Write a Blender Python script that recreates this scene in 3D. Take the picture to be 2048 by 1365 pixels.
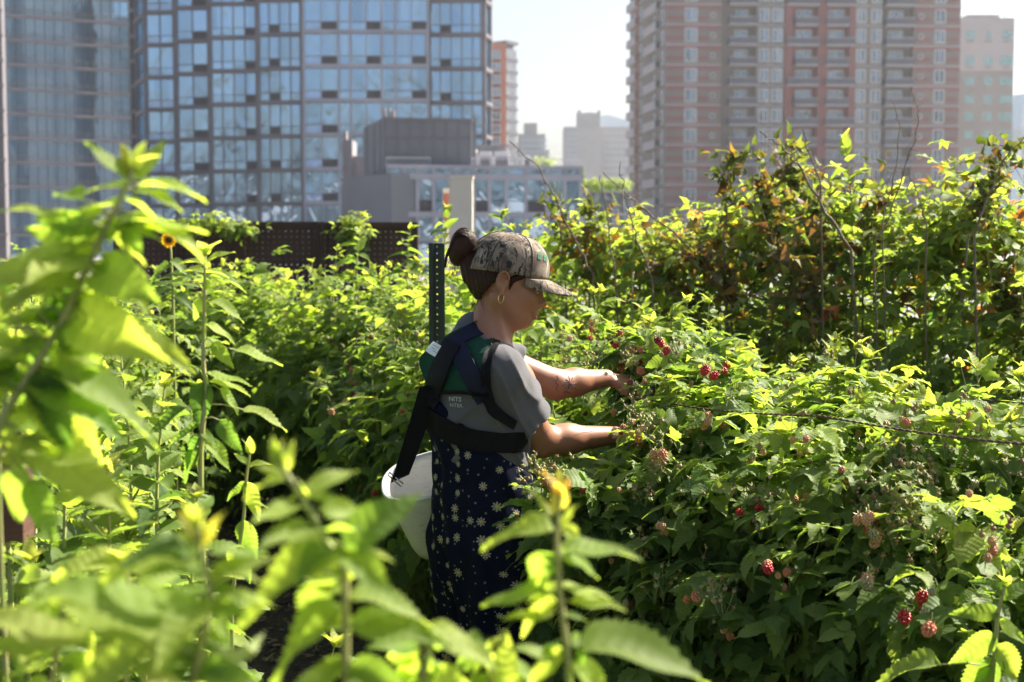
import bpy, math, random
import numpy as np
from mathutils import Vector, Matrix
from mathutils.bvhtree import BVHTree
for _o in list(bpy.data.objects): bpy.data.objects.remove(_o)
SC = bpy.context.scene
COL = SC.collection
rng = np.random.default_rng(7)
random.seed(7)

# ------------------------------------------------------------------ camera
F = 2048 * 50 / 36.0
CX, CY, HOR = 1024.0, 682.5, 490.0
PITCH = math.atan((CY - HOR) / F)
CAMZ = 1.66
cam = bpy.data.objects.new('camera', bpy.data.cameras.new('camera'))
COL.objects.link(cam); SC.camera = cam
cam.location = (0, 0, CAMZ)
cam.rotation_euler = (math.pi / 2 - PITCH, 0, 0)
cam.data.lens = 50; cam.data.sensor_width = 36
cam.data.clip_start = 0.05; cam.data.clip_end = 6000
cam.data.dof.use_dof = True
cam.data.dof.focus_distance = 3.5
cam.data.dof.aperture_fstop = 5.2
# ------------------------------------------------------------------ sky, sun
SUN_EL, SUN_AZ = math.radians(44), math.radians(55)      # azimuth clockwise from the view direction (+Y)
w = bpy.data.worlds.new('World'); SC.world = w; w.use_nodes = True
nt = w.node_tree; nt.nodes.clear()
sky = nt.nodes.new('ShaderNodeTexSky'); sky.sky_type = 'NISHITA'; sky.sun_disc = False
sky.sun_elevation = SUN_EL; sky.sun_rotation = SUN_AZ
sky.air_density = 1.0; sky.dust_density = 4.2; sky.ozone_density = 2.0
bg = nt.nodes.new('ShaderNodeBackground'); bg.inputs['Strength'].default_value = 0.052
ow = nt.nodes.new('ShaderNodeOutputWorld')
nt.links.new(sky.outputs[0], bg.inputs[0]); nt.links.new(bg.outputs[0], ow.inputs[0])
sun = bpy.data.objects.new('sun', bpy.data.lights.new('sun', 'SUN')); COL.objects.link(sun)
sun.data.energy = 5.0; sun.data.angle = math.radians(0.53); sun.data.color = (1.0, 0.93, 0.80)
SUND = Vector((math.sin(SUN_AZ) * math.cos(SUN_EL), math.cos(SUN_AZ) * math.cos(SUN_EL), math.sin(SUN_EL)))
sun.rotation_euler = SUND.to_track_quat('Z', 'Y').to_euler()
SC.view_settings.view_transform = 'Standard'; SC.view_settings.look = 'None'
SC.view_settings.exposure = 1.85; SC.view_settings.gamma = 1.0
SC.render.engine = 'CYCLES'
SC.cycles.max_bounces = 8; SC.cycles.diffuse_bounces = 4; SC.cycles.glossy_bounces = 3
SC.cycles.transmission_bounces = 6; SC.cycles.transparent_max_bounces = 8; SC.cycles.volume_bounces = 0
SC.cycles.use_denoising = True
SC.cycles.sample_clamp_indirect = 6.0

# ------------------------------------------------------------------ helpers
CP, SP = math.cos(PITCH), math.sin(PITCH)
def ray(px, py):
    u = (px - CX) / F; v = -(py - CY) / F
    return Vector((u, v * SP + CP, v * CP - SP))
def W(px, py, Y):
    """point at depth Y (world y) seen at photograph pixel px, py"""
    d = ray(px, py); return Vector((0, 0, CAMZ)) + d * (Y / d.y)
def WX(px, Y): return (px - CX) / F * Y / (CP)      # close enough near the horizon
def WZ(py, Y): return W(CX, py, Y).z

def mat(name, col=(.5, .5, .5), rough=.6, metal=0.0, spec=None):
    m = bpy.data.materials.new(name); m.use_nodes = True
    b = m.node_tree.nodes['Principled BSDF']
    b.inputs['Base Color'].default_value = (*col, 1); b.inputs['Roughness'].default_value = rough
    b.inputs['Metallic'].default_value = metal
    if spec is not None: b.inputs['Specular IOR Level'].default_value = spec
    return m
class G:
    """tiny node graph helper"""
    def __init__(s, m): s.t = m.node_tree; s.n = s.t.nodes; s.l = s.t.links; s.b = s.n.get('Principled BSDF'); s.out = s.n.get('Material Output')
    def node(s, kind, ins=None, **kw):
        n = s.n.new('ShaderNode' + kind)
        for k, v in kw.items(): setattr(n, k, v)
        for k, v in (ins or {}).items(): s.set(n, k, v)
        return n
    def set(s, n, k, v):
        i = n.inputs[k]
        if isinstance(v, bpy.types.NodeSocket): s.l.new(v, i)
        elif isinstance(v, bpy.types.Node): s.l.new(v.outputs[0], i)
        else: i.default_value = v
    def math(s, op, a, b=0.0, c=0.0):
        n = s.node('Math', operation=op)
        for i, v in enumerate((a, b, c)): s.set(n, i, v)
        return n.outputs[0]
    def mix(s, f, a, b, mode='MIX'):
        n = s.node('MixRGB', blend_type=mode); s.set(n, 0, f)
        for i, v in ((1, a), (2, b)):
            s.set(n, i, (*v, 1) if isinstance(v, tuple) and len(v) == 3 else v)
        return n.outputs[0]
    def ramp(s, f, stops, interp='LINEAR'):
        n = s.node('ValToRGB'); s.set(n, 0, f); cr = n.color_ramp; cr.interpolation = interp
        while len(cr.elements) < len(stops): cr.elements.new(.5)
        for e, (p, c) in zip(cr.elements, stops): e.position = p; e.color = (*c, 1) if len(c) == 3 else c
        return n.outputs[0]
    def noise(s, vec=None, scale=5, detail=3, rough=.5, dist=0.0, out=0):
        n = s.node('TexNoise', {'Scale': scale, 'Detail': detail, 'Roughness': rough, 'Distortion': dist})
        if vec is not None: s.set(n, 'Vector', vec)
        return n.outputs[out]
    def coord(s, which='Object'): return s.node('TexCoord').outputs[which]
    def mapping(s, vec, scale=(1, 1, 1), loc=(0, 0, 0), rot=(0, 0, 0)):
        return s.node('Mapping', {'Vector': vec, 'Scale': scale, 'Location': loc, 'Rotation': rot}).outputs[0]
    def bump(s, h, strength=.3, dist=.01): 
        n = s.node('Bump', {'Height': h, 'Strength': strength, 'Distance': dist}); s.set(s.b, 'Normal', n.outputs[0]); return n.outputs[0]

def noisy(name, c1, c2, scale=8, rough=.6, metal=0, bump=0, detail=4, bscale=None, coord='Object', stretch=(1, 1, 1), bd=.01):
    m = mat(name, c1, rough, metal); g = G(m)
    v = g.mapping(g.coord(coord), stretch)
    n = g.noise(v, scale, detail)
    g.set(g.b, 'Base Color', g.mix(g.ramp(n, [(.35, (0, 0, 0)), (.65, (1, 1, 1))]), c1, c2))
    if bump: g.bump(g.noise(v, bscale or scale * 6, 4), bump, bd)
    return m

class MB:
    """mesh buffer: quads/ngons with optional uv, colour and material index"""
    def __init__(s): s.V = []; s.Fq = []; s.nv = 0; s.C = []; s.U = []; s.M = []; s.hasC = False; s.hasU = False
    def add(s, V, Fq, mi=0, col=None, uv=None):
        V = np.asarray(V, dtype=np.float32).reshape(-1, 3); Fq = np.asarray(Fq, dtype=np.int32)
        if Fq.shape[1] == 3: Fq = np.concatenate([Fq, -np.ones((len(Fq), 1), np.int32)], 1); Fq[:, :3] += s.nv
        else: Fq = np.where(Fq >= 0, Fq + s.nv, -1)
        s.V.append(V); s.Fq.append(Fq); s.M.append(np.full(len(Fq), mi, np.int32)); s.nv += len(V)
        if col is not None: s.hasC = True
        if uv is not None: s.hasU = True
        c = np.ones((len(V), 3), np.float32) if col is None else np.broadcast_to(np.asarray(col, np.float32), (len(V), 3))
        s.C.append(c)
        s.U.append(np.zeros((len(V), 2), np.float32) if uv is None else np.asarray(uv, np.float32))
        return s
    def box(s, p0, p1, mi=0, col=None):
        x0, y0, z0 = p0; x1, y1, z1 = p1
        V = [(x0,y0,z0),(x1,y0,z0),(x1,y1,z0),(x0,y1,z0),(x0,y0,z1),(x1,y0,z1),(x1,y1,z1),(x0,y1,z1)]
        return s.add(V, BOXF, mi, col)
    def fbox(s, O, a, n, u0, u1, z0, z1, d0, d1, mi=0, col=None):
        """box on a facade: u along a, z up, d along outward normal n"""
        P = lambda u, d, z: (O[0] + a[0]*u + n[0]*d, O[1] + a[1]*u + n[1]*d, z)
        V = [P(u0,d1,z0),P(u1,d1,z0),P(u1,d0,z0),P(u0,d0,z0),P(u0,d1,z1),P(u1,d1,z1),P(u1,d0,z1),P(u0,d0,z1)]
        return s.add(V, BOXF, mi, col)
    def tube(s, pts, rad, n=6, mi=0, col=None, cap=True):
        pts = np.asarray([tuple(p) for p in pts], float); k = len(pts)
        rad = np.broadcast_to(np.asarray(rad, float), (k,))
        t = np.gradient(pts, axis=0); t /= np.linalg.norm(t, axis=1)[:, None] + 1e-9
        up = np.array([0, 0, 1.0]) if abs(t[0][2]) < .9 else np.array([1.0, 0, 0])
        x = np.cross(t[0], up); x /= np.linalg.norm(x); X = []
        for i in range(k):
            x = x - t[i] * np.dot(x, t[i]); x /= np.linalg.norm(x) + 1e-9; X.append(x)
        X = np.array(X); Yv = np.cross(t, X)
        a = np.arange(n) * 2 * np.pi / n
        V = (pts[:, None] + rad[:, None, None] * (np.cos(a)[None, :, None] * X[:, None] + np.sin(a)[None, :, None] * Yv[:, None])).reshape(-1, 3)
        i = np.arange(k - 1)[:, None] * n; j = np.arange(n)[None]; j2 = (j + 1) % n
        Fq = np.stack([i + j, i + j2, i + n + j2, i + n + j], -1).reshape(-1, 4)
        s.add(V, Fq, mi, col)
        if cap:
            b = s.nv - len(V)
            c = s.nv
            s.add([pts[0], pts[-1]], np.zeros((0, 4), int), mi, col)
            f = []
            for q in range(n):
                f.append((b + (q + 1) % n, b + q, c, -1)); f.append((b + (k-1)*n + q, b + (k-1)*n + (q+1) % n, c + 1, -1))
            s.Fq.append(np.array(f, np.int32)); s.M.append(np.full(len(f), mi, np.int32))
        return s
    def build(s, name, mats, parent=None, smooth=False, link=True, kind=None, label=None):
        me = bpy.data.meshes.new(name)
        V = np.concatenate(s.V); Fq = np.concatenate(s.Fq); M = np.concatenate(s.M)
        tri = Fq[:, 3] < 0
        tot = np.where(tri, 3, 4); start = np.concatenate([[0], np.cumsum(tot)[:-1]])
        li = Fq.reshape(-1); li = li[li >= 0]
        me.vertices.add(len(V)); me.vertices.foreach_set('co', V.reshape(-1))
        me.loops.add(len(li)); me.loops.foreach_set('vertex_index', li)
        me.polygons.add(len(Fq)); me.polygons.foreach_set('loop_start', start.astype(np.int32))
        try: me.polygons.foreach_set('loop_total', tot.astype(np.int32))
        except Exception: pass
        me.polygons.foreach_set('material_index', M)
        me.polygons.foreach_set('use_smooth', np.full(len(Fq), smooth))
        if s.hasC:
            ca = me.color_attributes.new('col', 'FLOAT_COLOR', 'POINT'); C = np.concatenate(s.C)
            ca.data.foreach_set('color', np.concatenate([C, np.ones((len(C), 1), np.float32)], 1).reshape(-1))
        if s.hasU:
            ul = me.uv_layers.new(name='UVMap'); U = np.concatenate(s.U)
            ul.data.foreach_set('uv', U[li].reshape(-1))
        me.update(calc_edges=True)
        for m_ in (mats if isinstance(mats, (list, tuple)) else [mats]): me.materials.append(m_)
        o = bpy.data.objects.new(name, me)
        if link: COL.objects.link(o)
        if parent is not None:
            o.parent = parent
            o.matrix_parent_inverse = Matrix.Translation(parent.location).inverted() if parent.parent is None else Matrix.Identity(4)
        if kind: o['kind'] = kind
        if label: o['label'] = label
        return o
BOXF = np.array([(0,3,2,1),(4,5,6,7),(0,1,5,4),(1,2,6,5),(2,3,7,6),(3,0,4,7)])
def empty(name, loc, label, cat, group=None):
    o = bpy.data.objects.new(name, None); COL.objects.link(o); o.location = loc; o.empty_display_size = .1
    return tag(o, label, cat, group)
def tag(o, label, cat, group=None):
    o['label'] = label; o['category'] = cat
    if group: o['group'] = group
    return o
def struct(o): o['kind'] = 'structure'; return o
def sub(o, parent):
    """make o (built in world space) a child of a part"""
    o.parent = parent; return o
# ================================================================== ground
def sheet(name, x0, x1, y0, y1, z, m):
    b = MB(); b.add([(x0,y0,z),(x1,y0,z),(x1,y1,z),(x0,y1,z)], [(0,1,2,3)]); return struct(b.build(name, m))
m_conc = noisy('roof_gravel', (.17, .165, .165), (.23, .22, .22), 3, .9, bump=.3)
sheet('ground', -3000, 3000, -3000, 3500, 0.0, m_conc)
m_mulch = mat('mulch', (.03, .02, .015), .95); g = G(m_mulch)
oc = g.coord('Object')
v1 = g.node('TexVoronoi', {'Vector': g.mapping(oc, (1, 2.3, 1), rot=(0, 0, .6)), 'Scale': 55.0, 'Randomness': 1.0})
col_ = g.mix(v1.outputs['Color'], (.022, .014, .010), (.075, .052, .036))
g.set(g.b, 'Base Color', g.mix(g.ramp(g.noise(oc, 220, 2), [(.62, (0, 0, 0)), (.72, (1, 1, 1))]), col_, (.16, .12, .085)))
g.bump(g.math('ADD', v1.outputs['Distance'], g.noise(oc, 60, 4)), 1.0, .03)
# mulch bed, lumpy
nx, ny = 150, 170
xs = np.linspace(-9, 9, nx); ys = np.linspace(-3, 16, ny)
X, Y = np.meshgrid(xs, ys, indexing='ij')
Z = .03 + .02 * np.sin(X * 3.1 + np.cos(Y * 2)) * np.cos(Y * 2.7) + rng.normal(0, .008, X.shape)
b = MB(); idx = np.arange(nx * ny).reshape(nx, ny)
b.add(np.stack([X, Y, Z + .02], -1), np.stack([idx[:-1, :-1], idx[1:, :-1], idx[1:, 1:], idx[:-1, 1:]], -1).reshape(-1, 4))
struct(b.build('mulch_ground', m_mulch, smooth=True))
# loose wood chips on the path
b = MB()
m_chip = noisy('wood_chip', (.09, .06, .04), (.2, .15, .10), 30, .9)
N = 5200
cx = rng.uniform(-2.2, .9, N); cy = rng.uniform(2.2, 8.5, N)
for x, y in zip(cx, cy):
    a = rng.uniform(0, 6.28); L = rng.uniform(.008, .028); wd = rng.uniform(.003, .007); t = rng.uniform(-.35, .35)
    ca, sa = math.cos(a), math.sin(a); z = .07 + rng.uniform(-.015, .012)
    dx, dy, ex, ey = ca * L, sa * L, -sa * wd, ca * wd
    V = [(x-dx-ex, y-dy-ey, z-t*L), (x+dx-ex, y+dy-ey, z+t*L), (x+dx+ex, y+dy+ey, z+t*L+.002), (x-dx+ex, y-dy+ey, z-t*L+.002)]
    V += [(p[0], p[1], p[2] - .003) for p in V]
    b.add(V, [(0,1,2,3),(4,7,6,5),(0,4,5,1),(1,5,6,2),(2,6,7,3),(3,7,4,0)])
o = b.build('wood_chips', m_chip); o['kind'] = 'stuff'; tag(o, 'dark wood chip mulch scattered along the shaded path', 'wood chips')

# ================================================================== buildings
def glass(name, c1, c2, refl=.45, scale=.35, tint=(.75, .85, 1.0), wob=.6, blinds=.35):
    m = mat(name); g = G(m); n = g.n; g.n.remove(g.b)
    gx = g.node('NewGeometry').outputs['Position']
    rnd = g.node('ObjectInfo').outputs['Random']
    vec = g.mapping(gx, (1, 1, .55))
    d = g.noise(vec, scale, 4, .6, 1.5)
    base = g.mix(g.ramp(d, [(.35, (0, 0, 0)), (.6, (1, 1, 1))]), c1, c2)
    base = g.mix(g.math('MULTIPLY', rnd, .35), base, tuple(x * .45 for x in c1))
    sx = g.noise(g.mapping(gx, (1.3, 1.3, .02)), 1.2, 1)
    base = g.mix(g.math('MULTIPLY', g.ramp(sx, [(.5, (0,0,0)), (.58, (1,1,1))]), blinds), base, (.42, .46, .48))
    dif = g.node('BsdfDiffuse', {'Color': base, 'Roughness': .5})
    bmp = g.node('Bump', {'Height': g.noise(vec, scale * 1.3, 3, .5, .8), 'Strength': wob, 'Distance': .25})
    gl = g.node('BsdfGlossy', {'Color': (*tint, 1), 'Roughness': .03, 'Normal': bmp.outputs[0]})
    rp = g.node('TexWhiteNoise', {'Vector': g.node('VectorMath', {0: gx, 1: (1.4, 40.0, 3.0)}, operation='SNAP').outputs[0]}, noise_dimensions='3D').outputs[0]
    mx = g.node('MixShader', {0: g.math('MULTIPLY', g.math('ADD', .72, g.math('MULTIPLY', rp, .34)), refl)}); g.l.new(dif.outputs[0], mx.inputs[1]); g.l.new(gl.outputs[0], mx.inputs[2])
    g.l.new(mx.outputs[0], g.out.inputs[0]); return m
m_gl1 = glass('curtain_glass', (.04, .11, .19), (.10, .22, .32), .72, .30, (.60, .78, 1.0), .5, .35)
m_gl2 = glass('tower_glass', (.035, .13, .25), (.09, .24, .38), .75, .10, (.52, .78, 1.0), .12, .05)
m_gl3 = glass('flat_window_glass', (.06, .08, .11), (.14, .17, .20), .3, .5, (.8, .88, 1.0), .3, .5)
m_gl4 = glass('teal_window_glass', (.16, .42, .42), (.25, .5, .5), .3, .5, (.8, .95, 1.0), .3, .2)
m_gl5 = glass('bright_panel', (.22, .38, .72), (.35, .5, .8), .35, .5, (.8, .9, 1.0), .3, .2)
m_frame = noisy('facade_metal', (.13, .115, .13), (.17, .15, .165), .4, .5)
m_frame2 = noisy('facade_pale_metal', (.27, .27, .32), (.34, .34, .39), .4, .5)
m_grille = noisy('louvre_dark', (.035, .03, .04), (.06, .05, .06), 3, .6)
m_slab = noisy('concrete_band', (.19, .17, .18), (.24, .215, .23), .5, .8)
m_dmull = noisy('dark_mullion', (.04, .045, .06), (.06, .065, .08), .4, .5)
m_grey = noisy('grey_cladding', (.125, .13, .155), (.155, .16, .185), .25, .6)
m_brick = mat('banded_brick'); g = G(m_brick)
g.set(g.b, 'Roughness', .9)
def brick_material(name, c1, c2, sc=2.0):
    m = mat(name, c1, .9); g = G(m)
    P = g.node('NewGeometry').outputs['Position']
    n = g.noise(P, .25, 4); br = g.noise(g.mapping(P, (3, 3, 12)), sc, 2)
    c = g.mix(g.ramp(n, [(.3, (0,0,0)), (.7, (1,1,1))]), c1, c2)
    g.set(g.b, 'Base Color', g.mix(g.math('MULTIPLY', br, .35), c, tuple(x * .6 for x in c1))); return m
m_tan = brick_material('tan_brick', (.22, .18, .16), (.28, .235, .21))
m_red = brick_material('rose_brick', (.27, .105, .10), (.33, .135, .13))
m_orange = brick_material('orange_brick', (.50, .17, .10), (.58, .22, .13))
m_beige = brick_material('beige_panel', (.30, .27, .26), (.35, .32, .31))
m_palew = brick_material('pale_panel', (.44, .41, .42), (.50, .47, .48))
m_white = mat('white_frame', (.62, .60, .60), .6)
m_rail = mat('dark_railing', (.11, .10, .13), .5)
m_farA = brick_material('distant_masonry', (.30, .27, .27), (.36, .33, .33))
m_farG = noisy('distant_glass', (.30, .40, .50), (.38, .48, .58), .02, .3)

def facade(px0, Y0, px1, Y1):
    A = W(px0, HOR, Y0); B = W(px1, HOR, Y1); a = (B - A); L = Vector((a.x, a.y)).length
    a = (a.x / L, a.y / L); n = (a[1], -a[0])
    return (A.x, A.y), a, n, L
class Bld:
    def __init__(s, name, loc, label, cat='tower block'):
        s.root = empty(name, (loc[0], loc[1], 0), label, cat); s.w = []; s.b = []
    def part(s, mb, name, m, **k): return mb.build(name, m, s.root, **k)
    def emit(s, lst, name, mats, limit=96):
        """lst of (size_key, MB factory) -> separate children, the rest in one"""
        for i, f in enumerate(lst[:limit]):
            mb = MB(); f(mb); mb.build(name, mats, s.root)
        if len(lst) > limit:
            mb = MB()
            for f in lst[limit:]: f(mb)
            mb.build(name, mats, s.root, kind='stuff')

# ---- left glass tower (px 0-265)
def left_tower():
    B = Bld('glass_tower', W(130, HOR, 200), 'blue glass office tower with dark horizontal bands at the left edge', 'glass tower')
    O, a, n, L = facade(-160, 184, 266, 197)
    zf = 3.2; ztop = 62
    core = MB(); core.fbox(O, a, n, 0, L, 0, ztop, -28, -.35); B.part(core, 'core', m_grille)
    bands = MB(); wins = []
    nf = int(ztop / zf)
    zoff = WZ(521/ 2.92 * 1.0, 190) % zf
    for f in range(nf + 1):
        z = zoff + (f - 1) * zf
        if z < 0: continue
        bands.fbox(O, a, n, -.1, L + .1, z - .28, z + .12, -.3, .35)
        bands.fbox(O, a, n, 0, L, z + .52, z + .60, -.3, .12)
        bands.fbox(O, a, n, 0, L, z + .86, z + .93, -.3, .10)
    B.part(bands, 'floor_band', m_slab)
    mull = MB(); nb = int(L / 1.22); du = L / nb
    for i in range(nb + 1): mull.fbox(O, a, n, i*du - .035, i*du + .035, 0, ztop, -.3, .10)
    mull.fbox(O, a, n, L - 5.2*du/1.22 - .1, L - 5.2*du/1.22 + .1, 0, ztop, -.3, .2)
    B.part(mull, 'mullion', m_dmull)
    step = 3
    cells = []
    for f in range(nf):
        z = zoff + f * zf
        for i in range(0, nb, step):
            vis = abs(z - 16)
            cells.append((vis + (100 if (i + step) * du < 6 else 0), z, i))
    cells.sort()
    for _, z, i in cells:
        u0, u1 = i * du, min(nb, i + step) * du
        wins.append(lambda mb, u0=u0, u1=u1, z=z: mb.fbox(O, a, n, u0 + .02, u1 - .02, z - zf + .13, z - .28, -.34, rng.uniform(-.02, .02)))
    B.emit(wins, 'window', m_gl2)
    # return wall on the right (narrow dark recess and pale corner pier)
    pier = MB()
    for px, c in ((266, 0),):
        pier.fbox(O, a, n, L, L + .45, 0, ztop, -12, .5)
    B.part(pier, 'corner_pier', m_frame)
    # pale masonry pier at the very left
    O2, a2, n2, L2 = facade(-60, 150, 13, 151)
    p2 = MB()
    p2.fbox(O2, a2, n2, 0, L2, 0, ztop, -6, 0)
    q = MB()
    for f in range(30): q.fbox(O2, a2, n2, -.1, L2 + .12, f*2.6, f*2.6 + .3, -.1, .15)
    Bq = Bld('corner_building', W(0, HOR, 150), 'pale masonry corner of a building cut off by the left edge', 'building')
    Bq.part(p2, 'wall', m_frame); Bq.part(q, 'floor_band', m_slab)
left_tower()

# ---- saw-tooth glass residential tower (px 275-980)
def saw_tower():
    B = Bld('apartment_tower', W(620, HOR, 140), 'blue glass apartment tower with stepped bays and dark air-conditioner grilles', 'apartment tower')
    zf = 3.0; ztop = 48
    segs = [(281, 141, 299, 135.2, 1, -1), (299, 135.0, 355, 134.8, 2, 1), (360, 132.4, 423, 132.2, 2, 1), (427, 130.2, 518, 130.0, 4, 1),
            (522, 128.3, 606, 128.1, 4, 2), (611, 126.5, 680, 126.5, 2, 2), (680, 126.5, 704, 126.5, 1, 0), (704, 126.5, 766, 126.5, 2, 1),
            (766, 126.5, 793, 126.5, 1, 0), (793, 126.5, 857, 126.5, 2, 1), (861, 128.4, 967, 128.4, 5, 2), (967, 128.6, 979, 131, 1, 0)]
    z0 = WZ(200.0, 126.4) - 20 * zf
    wins = []; bands = MB(); mull = MB(); pal = MB(); core = MB(); ret = MB()
    prev = None
    for si, (p0, Y0, p1, Y1, np_, ac) in enumerate(segs):
        O, a, n, L = facade(p0, Y0, p1, Y1)
        core.fbox(O, a, n, .05, L - .05, 0, ztop, -9, -.45)
        if prev is not None:
            pe = prev
            R = Vector((O[0] - pe[0], O[1] - pe[1])); RL = R.length
            if RL > .15:
                ra = (R.x / RL, R.y / RL); rn = (ra[1], -ra[0])
                ret.fbox(pe, ra, rn, 0, RL, 0, ztop, -.3, -.1)
        prev = (O[0] + a[0]*L, O[1] + a[1]*L)
        flat = 610 <= p0 < 860
        for k in range(-2, 24):
            z = z0 + k * zf
            if z < -1 or z > ztop: continue
            (pal if flat else bands).fbox(O, a, n, 0 if flat else -.12, L if flat else L + .12, z - .2, z + .12, -.4, .2 if flat else .3)
            if ac != 0 or flat:
                bands.fbox(O, a, n, .02, L - .02, z + .78, z + .84, -.3, .06)
            if si > 0: bands.fbox(O, a, n, .02, L - .02, z + 2.72, z + 2.8, -.3, .05)
        wds = np.linspace(0, L, np_ + 1)
        for i, u in enumerate(wds):
            e = (i == 0 or i == np_)
            if flat and i == np_ and p0 < 790: continue
            (pal if flat else mull).fbox(O, a, n, u - (.10 if e else .045), u + (.10 if e else .045), 0, ztop, -.4, .24 if e else .09)
        cells = [(abs(z0 + k*zf - 14), k) for k in range(0, 24) if 0 < z0 + k*zf < ztop]
        for dd, k in cells:
            z = z0 + k * zf
            def mk(mb, O=O, a=a, n=n, wds=wds, z=z, ac=ac, np_=np_, si=si, k=k):
                rr = random.Random(si * 100 + k)
                for i in range(np_):
                    u0, u1 = wds[i] + .05, wds[i+1] - .05; off = rr.uniform(-.03, .03)
                    mb.fbox(O, a, n, u0, u1, z + .84, z + zf - .2, -.34, off, 0)
                    acpos = {1: np_ - 1, 2: 1, -1: 99, 0: 99}[ac]
                    if i == acpos and si != 1:
                        mb.fbox(O, a, n, u0, u1, z + .16, z + .74, -.34, .05, 2)
                    else:
                        blue = (i == 0 and si in (5,)) or (si == 1 and rr.random() < .75) or (si == 7 and i == 1 and rr.random() < .4)
                        mb.fbox(O, a, n, u0, u1, z + .12, z + .78, -.34, off, 1 if blue else 0)
            wins.append((dd, mk))
    wins.sort(key=lambda t: t[0])
    B.part(core, 'core', m_grille); B.part(bands, 'floor_band', m_frame); B.part(mull, 'mullion', m_frame)
    B.part(pal, 'pale_mullion', m_frame2); B.part(ret, 'return_wall', m_frame2)
    B.emit([w_[1] for w_ in wins], 'window', [m_gl1, m_gl5, m_grille])
    # dark recess left of the tower, pale slab ends
    rc = MB(); O, a, n, L = facade(268, 150, 283, 150)
    rc.fbox(O, a, n, 0, L, 0, 60, -4, 0); B.part(rc, 'recess', m_grille)
    rb = MB()
    for k in range(26): rb.fbox(O, a, n, -.1, L, z0 % zf + k*2.6, z0 % zf + k*2.6 + .3, 0, .5)
    B.part(rb, 'recess_slab', m_slab)
saw_tower()
# two unseen dark towers behind the photographer, the slim one added for its reflection: the left glass tower mirrors them
def mirrored(px0, px1, Y, dist, lab, h=90):
    Oq, aq, nq, Lq = facade(-160, 184, 266, 197); n = Vector((nq[0], nq[1], 0)); pts = []
    for px in (px0, px1):
        p = W(px, 200, Y); d = Vector((p.x, p.y, 0)).normalized(); r_ = d - 2 * d.dot(n) * n; pts.append(Vector((p.x, p.y, 0)) + r_ * dist)
    A, B2 = pts; a = (B2 - A); L = a.length; a = (a.x / L, a.y / L); nn = (-a[1], a[0]); mb = MB(); mb.fbox(A, a, nn, 0, L, 0, h, -15, 15)
    for k in range(int(h / 3.3)): mb.fbox(A, a, nn, -.3, L + .3, k*3.3, k*3.3 + .5, -15.3, 15.3, 1)
    tag(mb.build('dark_tower', [m_darkt, m_slab]), lab, 'tower block')
m_darkt = noisy('dark_masonry', (.02, .025, .03), (.04, .045, .05), .2, .7)
mirrored(176, 262, 194, 400, 'dark tower behind the photographer, mirrored in the right part of the left glass tower')
mirrored(8, 30, 188, 400, 'added slim dark tower, unseen behind the photographer, mirrored at the far left of the left glass tower')

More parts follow.
